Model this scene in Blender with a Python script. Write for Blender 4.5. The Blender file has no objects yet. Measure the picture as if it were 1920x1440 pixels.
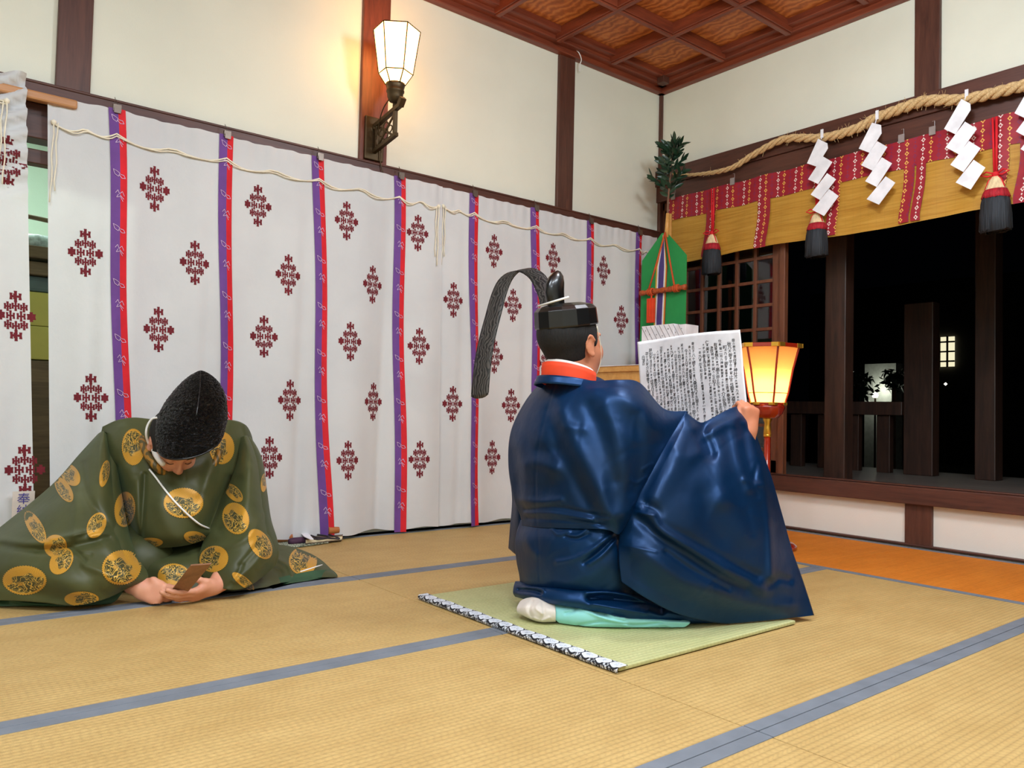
import bpy, math, random
import numpy as np
from mathutils import Vector, Matrix
from mathutils.bvhtree import BVHTree
random.seed(7); rng = np.random.default_rng(7)
SC = bpy.context.scene
COL = SC.collection

# ------------------------------------------------------------------ camera, world, lights, exposure
F_PX = 1476.83
CAM = np.array([-4.3032, -3.7356, 0.66])
RT = np.array([0.7802480980, -0.6250485237, 0.0229618926])
UP = np.array([-0.0400407613, -0.0132794105, 0.9991098011])
FW = np.array([0.6241871858, 0.7804729337, 0.0353886535])
cd = bpy.data.cameras.new('camera'); cam = bpy.data.objects.new('camera', cd); COL.objects.link(cam)
cd.sensor_fit = 'HORIZONTAL'; cd.sensor_width = 36; cd.lens = 36 * F_PX / 1920; cd.clip_start = 0.05; cd.clip_end = 100
cam.matrix_world = Matrix(((RT[0], UP[0], -FW[0], CAM[0]), (RT[1], UP[1], -FW[1], CAM[1]), (RT[2], UP[2], -FW[2], CAM[2]), (0, 0, 0, 1)))
SC.camera = cam
W = bpy.data.worlds.new('night'); SC.world = W; W.use_nodes = True
W.node_tree.nodes['Background'].inputs[0].default_value = (0.10, 0.13, 0.22, 1)
W.node_tree.nodes['Background'].inputs[1].default_value = 0.002
SC.view_settings.view_transform = 'Standard'; SC.view_settings.look = 'None'
SC.view_settings.gamma = 1.0; SC.view_settings.use_curve_mapping = False
SC.view_settings.exposure = 0.13


def area(name, loc, target, sx, sy, power, col):
    l = bpy.data.lights.new(name, 'AREA'); l.shape = 'RECTANGLE'; l.size = sx; l.size_y = sy; l.energy = power; l.color = col
    o = bpy.data.objects.new(name, l); COL.objects.link(o); o.location = loc
    o.rotation_euler = (Vector(target) - Vector(loc)).to_track_quat('-Z', 'Y').to_euler()
    return o


# fluorescent ceiling fittings of the hall (behind and above the photographer's seat)
area('ceiling_light', (-4.6, -2.6, 2.86), (-4.6, -2.6, 0), 1.3, 0.5, 57, (0.80, 0.91, 1.0))
area('ceiling_light', (-2.3, -3.9, 2.86), (-2.3, -3.9, 0), 1.3, 0.5, 57, (0.80, 0.91, 1.0))
area('ceiling_light', (-5.2, -5.2, 2.86), (-5.2, -5.2, 0), 1.3, 0.5, 57, (0.80, 0.91, 1.0))
for loc_, en_ in (((-1.9, -2.45, 2.52), 80), ((-3.3, -3.3, 2.45), 48), ((-4.9, -3.6, 2.42), 26)):      # unseen point lights added to brighten the walls and corner
    l_ = bpy.data.lights.new('added_fill_light', 'POINT'); l_.energy = en_; l_.color = (0.80, 0.91, 1.0); l_.shadow_soft_size = .16
    o_ = bpy.data.objects.new('added_fill_light', l_); COL.objects.link(o_); o_.location = loc_
area('back_room_light', (-3.9, 1.3, 2.6), (-3.9, 1.2, 0), 0.9, 0.4, 26, (0.86, 1.0, 0.90))


def ray(px, py):
    return (px - 960) / F_PX * RT + (720 - py) / F_PX * UP + FW


def D(px, py, d):
    return CAM + ray(px, py) * d


def on(px, py, ax, v):
    i = 'XYZ'.index(ax); r = ray(px, py)
    return CAM + r * (v - CAM[i]) / r[i]


def proj(P):
    d = np.asarray(P) - CAM; z = d @ FW
    return 960 + F_PX * (d @ RT) / z, 720 - F_PX * (d @ UP) / z


# ------------------------------------------------------------------ materials
def lin(c):
    return tuple((x / 12.92 if x <= 0.04045 else ((x + 0.055) / 1.055) ** 2.4) for x in [v / 255 for v in c]) + (1,)


class N:
    """tiny node helper"""
    def __init__(s, name):
        s.m = bpy.data.materials.new(name); s.m.use_nodes = True; s.t = s.m.node_tree; s.b = s.t.nodes['Principled BSDF']; s.out = s.t.nodes['Material Output']

    def n(s, typ, **k):
        x = s.t.nodes.new('ShaderNode' + typ)
        for a, v in k.items():
            if a[0] == 'i' and a[1:].isdigit(): x.inputs[int(a[1:])].default_value = v
            else: setattr(x, a, v)
        return x

    def l(s, a, b): s.t.links.new(a, b)

    def math(s, op, a, b=None, c=None):
        x = s.n('Math', operation=op)
        for i, v in enumerate((a, b, c)):
            if v is None: continue
            if isinstance(v, (int, float)): x.inputs[i].default_value = v
            else: s.l(v, x.inputs[i])
        return x.outputs[0]

    def mix(s, fac, a, b):
        x = s.n('Mix', data_type='RGBA')
        for i, v in ((0, fac), (6, a), (7, b)):
            if isinstance(v, (int, float, tuple)): x.inputs[i].default_value = v
            else: s.l(v, x.inputs[i])
        return x.outputs[2]

    def coord(s, kind='Object', scale=(1, 1, 1), rot=(0, 0, 0)):
        c = s.n('TexCoord'); m = s.n('Mapping'); s.l(c.outputs[kind], m.inputs[0])
        m.inputs['Scale'].default_value = scale; m.inputs['Rotation'].default_value = rot
        return m.outputs[0]

    def noise(s, vec, scale, detail=4, rough=.55, dist=0):
        x = s.n('TexNoise'); s.l(vec, x.inputs['Vector']); x.inputs['Scale'].default_value = scale
        x.inputs['Detail'].default_value = detail; x.inputs['Roughness'].default_value = rough; x.inputs['Distortion'].default_value = dist
        return x.outputs[0]

    def ramp(s, v, stops):
        x = s.n('ValToRGB'); s.l(v, x.inputs[0]); e = x.color_ramp.elements
        while len(e) < len(stops): e.new(0.5)
        for i, (p, c) in enumerate(stops): e[i].position = p; e[i].color = c
        return x.outputs[0]

    def bump(s, h, strength=.3, dist=.002):
        x = s.n('Bump'); x.inputs['Strength'].default_value = strength; x.inputs['Distance'].default_value = dist
        s.l(h, x.inputs['Height']); s.l(x.outputs[0], s.b.inputs['Normal']); return x

    def set(s, **k):
        al = {'rough': 'Roughness', 'metal': 'Metallic', 'spec': 'Specular IOR Level', 'coat': 'Coat Weight', 'sheen': 'Sheen Weight', 'sss': 'Subsurface Weight', 'coatr': 'Coat Roughness', 'aniso': 'Anisotropic'}
        for a, v in k.items(): s.b.inputs[al.get(a, a)].default_value = v
        return s


def simple(name, rgb, rough=.5, metal=0., var=.12, scale=12, bump=.15, bscale=90, bdist=.001, coord='Object', cscale=(1, 1, 1), **k):
    s = N(name); v = s.coord(coord, cscale); c = lin(rgb)
    n = s.noise(v, scale)
    dk = tuple(x * (1 - var) for x in c[:3]) + (1,); lt = tuple(min(1, x * (1 + var)) for x in c[:3]) + (1,)
    s.l(s.ramp(n, [(0.3, dk), (0.7, lt)]), s.b.inputs['Base Color'])
    s.set(rough=rough, metal=metal, **k)
    if bump: s.bump(s.noise(v, bscale, 3), bump, bdist)
    return s.m


def wood(name, rgb, rgb2, rough=.45, axis='Z', scale=1., coat=0.):
    s = N(name)
    sc = {'X': (1.2, 14, 14), 'Y': (14, 1.2, 14), 'Z': (14, 14, 1.2)}[axis]
    v = s.coord('Object', tuple(q * scale for q in sc))
    n = s.noise(v, 2.2, 6, .6, .6); n2 = s.noise(v, 9, 3, .6, .2)
    f = s.math('ADD', s.math('MULTIPLY', n, .7), s.math('MULTIPLY', n2, .3))
    s.l(s.ramp(f, [(.35, lin(rgb2)), (.62, lin(rgb))]), s.b.inputs['Base Color'])
    s.set(rough=rough, coat=coat); s.bump(f, .15, .002)
    return s.m


def emis(name, rgb, strength):
    s = N(name); s.b.inputs['Base Color'].default_value = (.8, .8, .8, 1)
    s.b.inputs['Emission Color'].default_value = rgb + (1,); s.b.inputs['Emission Strength'].default_value = strength
    s.set(rough=.6)
    return s.m


M = {}
M['wood_dark'] = wood('dark_wood', (96, 58, 44), (70, 40, 31))
M['wood_dark_x'] = wood('dark_wood_x', (92, 52, 38), (66, 36, 28), axis='X')
M['wood_dark_y'] = wood('dark_wood_y', (92, 54, 42), (66, 38, 30), axis='Y')
M['wood_red_x'] = wood('cornice_wood_x', (134, 62, 36), (98, 42, 26), axis='X')
M['wood_red_y'] = wood('cornice_wood_y', (134, 62, 36), (98, 42, 26), axis='Y')
M['wood_post_red'] = wood('red_post_wood', (128, 66, 44), (92, 44, 30))
M['wood_lattice'] = wood('lattice_wood', (120, 72, 48), (86, 48, 30))
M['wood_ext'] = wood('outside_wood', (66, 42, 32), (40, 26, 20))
M['wood_light'] = wood('cypress_wood', (226, 172, 96), (206, 146, 72), axis='X', scale=.7)
M['wood_rail'] = wood('rail_wood', (196, 142, 92), (172, 116, 70), axis='X')
M['wood_shaku'] = wood('paddle_wood', (150, 106, 76), (122, 82, 56), axis='Y', scale=.8)
M['veranda'] = wood('veranda_boards', (120, 112, 104), (92, 84, 78), axis='Y')


def plaster(name, rgb):
    s = N(name); v = s.coord()
    n = s.noise(v, 1.3, 5); fine = s.noise(v, 260, 2); weave = s.noise(s.coord('Object', (1, 1, .25)), 320, 1)
    c = lin(rgb); d = tuple(x * .93 for x in c[:3]) + (1,)
    col = s.ramp(n, [(.35, d), (.6, c)])
    s.l(col, s.b.inputs['Base Color'])
    s.set(rough=.85); s.bump(s.math('ADD', fine, weave), .35, .0012)
    return s.m


M['plaster'] = plaster('wall_plaster', (233, 232, 214))
M['plaster_base'] = plaster('base_plaster', (235, 231, 220))
# stains on the base plaster come from its own noise
M['mint'] = plaster('back_room_plaster', (215, 236, 222))


def tatami(name, a, b, rot=0.):
    s = N(name)
    v = s.coord('Object', (1, 1, 1), (0, 0, rot))
    sep = s.n('SeparateXYZ'); s.l(v, sep.inputs[0])
    # warp ridges every 15 mm along the mat, fine rush stalks across it
    ridge = s.math('POWER', s.math('ABSOLUTE', s.math('SINE', s.math('MULTIPLY', sep.outputs[1], math.pi / .0155))), .6)
    rush = s.noise(s.coord('Object', (300, 60, 1), (0, 0, rot)), 1.6, 3, .7)
    big = s.noise(s.coord('Object', (3, 6, 1), (0, 0, rot)), 1.4, 5, .65)
    wear = s.noise(s.coord('Object', (40, 90, 1), (0, 0, rot)), 1.2, 4, .75)
    f = s.math('ADD', s.math('MULTIPLY', big, .55), s.math('MULTIPLY', rush, .45))
    col = s.ramp(f, [(.32, lin(b)), (.66, lin(a))])
    col = s.mix(s.math('MULTIPLY', s.math('SUBTRACT', 1.0, ridge), .34), col, lin(tuple(int(q * .72) for q in b)))
    crs = s.math('POWER', s.math('ABSOLUTE', s.math('SINE', s.math('MULTIPLY_ADD', sep.outputs[0], math.pi / .017, s.math('MULTIPLY', s.noise(s.coord('Object', (1, 64, 1), (0, 0, rot)), 1.0, 1), 9.0)))), .5)
    col = s.mix(s.math('MULTIPLY', s.math('SUBTRACT', 1.0, crs), .30), col, lin(tuple(int(q * .74) for q in b)))
    grd = s.noise(s.coord('Object', (34, 64, 1), (0, 0, rot)), 1.0, 2, .5)
    col = s.mix(s.math('MULTIPLY', s.ramp(grd, [(.35, (1, 1, 1, 1)), (.5, (0, 0, 0, 1))]), .16), col, lin(tuple(int(q * .82) for q in b)))
    fl = s.ramp(wear, [(.66, (0, 0, 0, 1)), (.72, (1, 1, 1, 1))])
    col = s.mix(s.math('MULTIPLY', fl, .5), col, lin(tuple(min(255, int(q * 1.14)) for q in a)))
    s.l(col, s.b.inputs['Base Color'])
    s.set(rough=.62, spec=.35)
    s.bump(s.math('ADD', s.math('MULTIPLY', ridge, 1.0), s.math('MULTIPLY', rush, .5)), .6, .0016)
    return s.m


M['tatami'] = tatami('tatami_rush', (206, 174, 112), (182, 148, 88))
M['tatami_warm_lit'] = tatami('warm_lit_tatami_rush', (228, 140, 50), (204, 116, 36), math.pi / 2); M['tatami_warm_lit'].node_tree.nodes['Principled BSDF'].inputs['Specular IOR Level'].default_value = .1; M['tatami_warm_lit'].node_tree.nodes['Principled BSDF'].inputs['Roughness'].default_value = .85  # orange rush: the lantern's warm glow is painted into the mat colour
M['goza'] = tatami('fresh_rush', (206, 206, 150), (186, 188, 128))
M['heri'] = simple('mat_border_cloth', (112, 118, 126), .85, bump=.3, bscale=500, coord='Object')
M['gap'] = simple('dark_gap', (60, 44, 30), .9)
M['iron'] = simple('bronze_metal', (82, 66, 44), .45, .7, scale=30)
M['clip'] = simple('clip_metal', (120, 108, 98), .4, .8)
M['cord'] = simple('cream_cord', (238, 228, 204), .8, bump=.4, bscale=400)
M['whitecord'] = simple('white_cord', (238, 236, 232), .7, bump=.3, bscale=400)
M['black'] = simple('black_lacquer', (9, 10, 12), .3, 0, bump=.1, bscale=60, coat=.25)
M['hair'] = simple('black_hair', (11, 9, 9), .75, 0, var=.5, scale=200, bump=.8, bscale=260, bdist=.003, cscale=(1, 1, .15))
M['paper'] = simple('white_paper', (238, 238, 242), .75, bump=.1, bscale=14, bdist=.004)
M['ink'] = simple('black_ink', (24, 22, 24), .7, bump=0)
M['purple'] = simple('purple_ribbon', (108, 66, 140), .8, bump=.2, bscale=300)
M['red'] = simple('red_ribbon', (214, 22, 36), .75, bump=.2, bscale=300)
M['crest'] = simple('maroon_print', (112, 22, 34), .85, bump=0)
M['motif'] = simple('pale_print', (206, 176, 206), .85, bump=0)
M['lacquer'] = simple('red_lacquer', (150, 34, 14), .25, 0, bump=.05, coat=.7)
M['gold'] = simple('gold_fitting', (226, 170, 62), .3, .85, bump=.3, bscale=120)
M['green_cloth'] = simple('green_brocade', (34, 148, 74), .7, var=.06, bump=.25, bscale=380)
M['leaf'] = simple('sakaki_leaf', (34, 62, 42), .35, var=.35, scale=30, bump=.2)
M['stem'] = simple('branch_bark', (120, 84, 62), .7)
M['orange'] = simple('orange_cloth', (232, 68, 24), .7, bump=.2, bscale=240)
M['orangecord'] = simple('orange_cord', (206, 84, 34), .75, bump=.5, bscale=200)
M['roll'] = simple('brocade_roll', (176, 80, 34), .6, 0, var=.5, scale=60, bump=.6, bscale=90)
M['white_cloth'] = simple('white_satin', (226, 216, 204), .45, bump=.2, bscale=40, sheen=.3)
M['mint_cloth'] = simple('turquoise_cloth', (150, 222, 220), .75, var=.05, bump=.15, bscale=300)
M['undercollar'] = simple('white_undercollar', (232, 226, 218), .7)
M['shade'] = emis('lit_lamp_glass', (1.0, .48, .12), 8.5)
M['tassel_black'] = simple('black_tassel_fringe', (38, 42, 48), .75, var=.5, scale=90, bump=1, bscale=70, bdist=.006, cscale=(1, 1, .05))
M['tassel_red'] = simple('red_tassel_fringe', (168, 20, 36), .75, var=.35, scale=90, bump=1, bscale=70, bdist=.006, cscale=(1, 1, .05))
M['tassel_cream'] = simple('cream_tassel_fringe', (232, 206, 160), .75, var=.25, scale=90, bump=1, bscale=70, bdist=.006, cscale=(1, 1, .05))
M['clear'] = simple('clear_plastic_hook', (150, 140, 136), .2, 0)
M['yellow'] = simple('yellow_card', (196, 188, 96), .7, var=.04)
M['greycloth'] = simple('grey_cloth', (92, 108, 108), .8)
M['darkshelf'] = wood('shelf_wood', (120, 100, 70), (86, 70, 48), axis='X')
M['bamboo'] = wood('bamboo_tan', (190, 118, 60), (160, 92, 42), axis='X')
M['book_cover'] = simple('book_cover', (112, 92, 74), .6)
M['pages'] = simple('book_pages', (236, 222, 184), .8, scale=200, cscale=(1, 1, 20))
M['beads'] = simple('dark_cord', (44, 36, 44), .5)
M['purple_dark'] = simple('dark_purple_cloth', (74, 40, 66), .7)


def skin(name, rgb):
    s = N(name); v = s.coord()
    c = lin(rgb); n = s.noise(v, 9, 4)
    col = s.ramp(n, [(.35, tuple(a * b for a, b in zip(c[:3], (.92, .80, .78))) + (1,)), (.65, c)])
    s.l(col, s.b.inputs['Base Color'])
    s.set(rough=.48, sss=.15, spec=.4)
    s.b.inputs['Subsurface Radius'].default_value = (.012, .005, .003)
    s.bump(s.noise(v, 260, 3), .12, .001)
    return s.m


M['skin'] = skin('skin', (206, 138, 104))
M['skin2'] = skin('skin_pale', (218, 158, 128))

# curtain cloth: slightly see-through cotton
s = N('curtain_cotton'); v = s.coord()
s.l(s.ramp(s.noise(v, 2.5, 5), [(.35, lin((232, 232, 233))), (.6, lin((241, 241, 241)))]), s.b.inputs['Base Color'])
s.set(rough=.85, sheen=.15); s.bump(s.math('ADD', s.noise(v, 4, 5, .6), s.math('MULTIPLY', s.noise(v, 500, 1), .05)), .35, .02)
tr = s.n('BsdfTranslucent'); tr.inputs[0].default_value = lin((226, 226, 222)); mx = s.n('MixShader'); mx.inputs[0].default_value = .28
s.l(s.b.outputs[0], mx.inputs[1]); s.l(tr.outputs[0], mx.inputs[2]); s.l(mx.outputs[0], s.out.inputs[0])
M['curtain'] = s.m

# lantern paper: translucent, lit by the bulb inside
s = N('lantern_paper'); s.b.inputs['Base Color'].default_value = lin((246, 200, 110))
s.set(rough=.7); tr = s.n('BsdfTranslucent'); tr.inputs[0].default_value = (1.0, .76, .46, 1); mx = s.n('MixShader'); mx.inputs[0].default_value = .85
s.l(s.b.outputs[0], mx.inputs[1]); s.l(tr.outputs[0], mx.inputs[2]); s.l(mx.outputs[0], s.out.inputs[0])
M['lantern_paper'] = s.m

# window glass
s = N('window_glass'); s.b.inputs['Base Color'].default_value = (1, 1, 1, 1); s.set(rough=.03)
s.b.inputs['Transmission Weight'].default_value = 1.0; s.b.inputs['IOR'].default_value = 1.5
M['glass'] = s.m

# ceiling board: curly grain
s = N('ceiling_board'); v = s.coord('Object', (1, 1, 1))
w = s.n('TexWave', wave_type='BANDS'); s.l(v, w.inputs[0]); w.inputs['Scale'].default_value = 6; w.inputs['Distortion'].default_value = 9; w.inputs['Detail'].default_value = 4; w.inputs['Detail Scale'].default_value = 1.6
f = s.math('ADD', s.math('MULTIPLY', w.outputs[1], .5), s.math('MULTIPLY', s.noise(v, 7, 6, .65, 1.5), .5))
s.l(s.ramp(f, [(.2, lin((150, 78, 30))), (.55, lin((188, 104, 44))), (.85, lin((206, 132, 66)))]), s.b.inputs['Base Color'])
s.set(rough=.5); M['ceiling_board'] = s.m

# blue satin
s = N('blue_satin'); v = s.coord()
n = s.noise(v, 3, 3)
s.l(s.ramp(n, [(.3, lin((0, 40, 76))), (.7, lin((3, 55, 102)))]), s.b.inputs['Base Color'])
s.set(rough=.42, metal=.55, sheen=.0); s.bump(s.math('ADD', s.noise(v, 9, 3, .5), s.math('MULTIPLY', s.noise(v, 700, 2), .012)), .35, .012)
M['satin'] = s.m
M['navy'] = simple('navy_lining', (22, 34, 62), .6, .2, bump=.2, bscale=20, bdist=.005)

# olive silk
s = N('olive_silk'); v = s.coord()
n = s.noise(v, 3, 4)
s.l(s.ramp(n, [(.3, lin((58, 62, 34))), (.7, lin((78, 80, 44)))]), s.b.inputs['Base Color'])
s.set(rough=.50, spec=.4, sheen=.1); s.b.inputs['Sheen Tint'].default_value = (.35, .6, .35, 1)
s.bump(s.math('ADD', s.noise(v, 7, 3, .5), s.math('MULTIPLY', s.noise(v, 900, 2), .01)), .3, .012)
M['olive'] = s.m
M['olive_green'] = simple('green_lining', (44, 78, 50), .6, .05, bump=.2, bscale=20, bdist=.004)

# gold embroidered roundel: feather half + cloud half (UV = disc coordinates)
s = N('gold_roundel'); uv = s.coord('UV'); sep = s.n('SeparateXYZ'); s.l(uv, sep.inputs[0])
X_, Y_ = sep.outputs[0], sep.outputs[1]
r = s.math('SQRT', s.math('ADD', s.math('MULTIPLY', X_, X_), s.math('MULTIPLY', Y_, Y_)))
ang = s.math('ARCTAN2', Y_, X_)
nn = s.noise(uv, 1.7, 2, .5, .8)
cont = s.math('ABSOLUTE', s.math('SINE', s.math('MULTIPLY', nn, 30)))
cloud = s.ramp(cont, [(.40, (1, 1, 1, 1)), (.56, (0, 0, 0, 1))])
n3 = s.noise(uv, .9, 1)
side = s.ramp(s.math('MULTIPLY_ADD', s.math('ADD', s.math('ADD', s.math('MULTIPLY', Y_, .7), s.math('MULTIPLY', X_, .40)), s.math('MULTIPLY', s.math('SUBTRACT', n3, .5), 1.5)), .5, .40), [(.44, (1, 1, 1, 1)), (.47, (0, 0, 0, 1))])
rim = s.ramp(r, [(.84, (0, 0, 0, 1)), (.87, (1, 1, 1, 1))])
feather = s.math('ABSOLUTE', s.math('SINE', s.math('MULTIPLY', s.math('ADD', ang, s.math('MULTIPLY', r, 1.6)), 20)))
fine = s.ramp(feather, [(.08, (0, 0, 0, 1)), (.32, (1, 1, 1, 1))])
gold_f = s.mix(fine, lin((146, 98, 22)), lin((204, 150, 44)))
cl = s.mix(cloud, lin((70, 68, 32)), lin((210, 168, 70)))
msk = s.math('MULTIPLY', side, s.math('SUBTRACT', 1.0, rim))
s.l(s.mix(msk, gold_f, cl), s.b.inputs['Base Color'])
s.set(rough=.42, metal=.15, sheen=.1); s.bump(s.math('ADD', feather, cloud), .3, .001)
M['roundel'] = s.m

# brocade (red with coloured diamonds): UV in metres
s = N('red_brocade'); uv = s.coord('UV'); sep = s.n('SeparateXYZ'); s.l(uv, sep.inputs[0])
u_ = s.math('DIVIDE', sep.outputs[0], .041); v_ = s.math('DIVIDE', sep.outputs[1], .051)
colidx = s.math('FLOOR', u_)
odd = s.math('MODULO', s.math('ABSOLUTE', colidx), 2.0)
v2 = s.math('ADD', v_, s.math('MULTIPLY', odd, .5))
fu = s.math('ABSOLUTE', s.math('SUBTRACT', s.math('FRACT', u_), .5)); fv = s.math('ABSOLUTE', s.math('SUBTRACT', s.math('FRACT', v2), .5))
dd = s.math('ADD', s.math('POWER', s.math('MULTIPLY', fu, 2.0), .8), s.math('POWER', s.math('MULTIPLY', fv, 2.0), .8))
ring = s.ramp(dd, [(.36, (0, 0, 0, 1)), (.42, (1, 1, 1, 1)), (.62, (1, 1, 1, 1)), (.70, (0, 0, 0, 1))])
dots = s.ramp(s.math('ADD', s.math('MULTIPLY', fu, 2.0), s.math('MULTIPLY', s.math('SUBTRACT', .5, fv), 2.0)), [(.20, (1, 1, 1, 1)), (.26, (0, 0, 0, 1))])
mk = s.math('MAXIMUM', ring, dots)
cyc = s.math('MODULO', s.math('ABSOLUTE', colidx), 3.0)
c1 = s.mix(s.math('GREATER_THAN', cyc, .5), lin((240, 224, 214)), lin((236, 186, 84)))
c2 = s.mix(s.math('GREATER_THAN', cyc, 1.5), c1, lin((124, 34, 74)))
bg = s.mix(s.noise(uv, 22, 2), lin((170, 22, 34)), lin((132, 20, 44)))
s.l(s.mix(mk, bg, c2), s.b.inputs['Base Color']); s.set(rough=.6); s.bump(mk, .2, .001)
M['brocade'] = s.m

# bamboo blind slats
s = N('blind_slats'); uv = s.coord('UV'); sep = s.n('SeparateXYZ'); s.l(uv, sep.inputs[0])
sl = s.math('ABSOLUTE', s.math('SINE', s.math('MULTIPLY', sep.outputs[1], math.pi / .0042)))
th = s.math('GREATER_THAN', s.math('ABSOLUTE', s.math('SINE', s.math('MULTIPLY', sep.outputs[0], math.pi / .045))), .03)
stn = s.noise(s.coord('UV', (.8, 26, 1)), 3, 5, .7, .6)
col = s.ramp(stn, [(.3, lin((176, 122, 34))), (.5, lin((198, 146, 52))), (.75, lin((216, 168, 74)))])
col = s.mix(s.math('MULTIPLY', s.math('SUBTRACT', 1.0, th), .35), col, lin((140, 100, 40)))
s.l(col, s.b.inputs['Base Color']); s.set(rough=.5); s.bump(sl, .4, .001)
tr = s.n('BsdfTranslucent'); tr.inputs[0].default_value = lin((220, 160, 60)); mx = s.n('MixShader'); mx.inputs[0].default_value = .12
s.l(s.b.outputs[0], mx.inputs[1]); s.l(tr.outputs[0], mx.inputs[2]); s.l(mx.outputs[0], s.out.inputs[0])
M['blind'] = s.m

# rope straw
s = N('rope_straw'); v = s.coord('Object', (1, 1, 1))
s.l(s.ramp(s.noise(v, 140, 4, .7), [(.3, lin((176, 138, 88))), (.7, lin((236, 204, 150)))]), s.b.inputs['Base Color'])
s.set(rough=.8); s.bump(s.noise(v, 260, 3), .8, .003); M['straw'] = s.m

# mat edge brocade: white ovals on black, UV along the edge (metres)
s = N('mat_edge_brocade'); uv = s.coord('UV'); sep = s.n('SeparateXYZ'); s.l(uv, sep.inputs[0])
fu = s.math('SUBTRACT', s.math('FRACT', s.math('DIVIDE', sep.outputs[0], .052)), .5); fv = s.math('DIVIDE', sep.outputs[1], .0185)
ov = s.math('SQRT', s.math('ADD', s.math('POWER', s.math('MULTIPLY', fu, 2.1), 2.0), s.math('POWER', fv, 2.0)))
ring = s.ramp(ov, [(.62, (1, 1, 1, 1)), (.66, (.55, .58, .62, 1)), (.70, (1, 1, 1, 1)), (.97, (1, 1, 1, 1)), (1.0, (0, 0, 0, 1))])
sq = s.ramp(s.noise(uv, 160, 2, .5, 1.5), [(.5, (0, 0, 0, 1)), (.54, (1, 1, 1, 1))])
inner = s.math('LESS_THAN', ov, .55)
base = s.mix(ring, lin((22, 24, 34)), lin((222, 228, 236)))
dot = s.math('MULTIPLY', s.math('GREATER_THAN', ov, 1.12), sq)
base = s.mix(s.math('MULTIPLY', inner, s.math('MULTIPLY', sq, .8)), base, lin((150, 160, 176)))
s.l(s.mix(dot, base, lin((214, 220, 228))), s.b.inputs['Base Color']); s.set(rough=.75)
M['goza_edge'] = s.m

# patterned ribbon on the hat: grey wood-grain swirls on black gauze
s = N('gauze_ribbon'); uv = s.coord('UV')
w = s.n('TexWave', wave_type='BANDS'); s.l(uv, w.inputs[0]); w.inputs['Scale'].default_value = 26; w.inputs['Distortion'].default_value = 14; w.inputs['Detail'].default_value = 2; w.inputs['Detail Scale'].default_value = .9
s.l(s.ramp(w.outputs[1], [(.35, lin((26, 25, 27))), (.6, lin((74, 70, 68)))]), s.b.inputs['Base Color']); s.set(rough=.42, coat=.2)
M['gauze'] = s.m
# pebbled lacquer of the tall hat
s = N('pebbled_lacquer'); v = s.coord()
s.b.inputs['Base Color'].default_value = lin((10, 11, 13)); s.set(rough=.16)
vo = s.n('TexVoronoi', feature='SMOOTH_F1'); s.l(v, vo.inputs['Vector']); vo.inputs['Scale'].default_value = 120
ht = s.math('ADD', vo.outputs[0], s.noise(v, 130, 3, .6, 1.2)); s.bump(ht, 1.0, .03)
M['pebble'] = s.m
# small patterned cushion
s = N('patterned_mat'); v = s.coord(); vo = s.n('TexVoronoi', feature='DISTANCE_TO_EDGE'); s.l(v, vo.inputs['Vector']); vo.inputs['Scale'].default_value = 90
s.l(s.ramp(vo.outputs[0], [(.05, lin((70, 84, 66))), (.14, lin((196, 204, 180)))]), s.b.inputs['Base Color']); s.set(rough=.8)
M['patmat'] = s.m
s = N('collar_brocade'); v = s.coord(); w = s.n('TexWave'); s.l(v, w.inputs[0]); w.inputs['Scale'].default_value = 14; w.inputs['Distortion'].default_value = 10; w.inputs['Detail'].default_value = 2
s.l(s.ramp(w.outputs[1], [(.4, lin((84, 72, 34))), (.55, lin((160, 112, 36)))]), s.b.inputs['Base Color']); s.set(rough=.5)
M['collar'] = s.m


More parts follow.
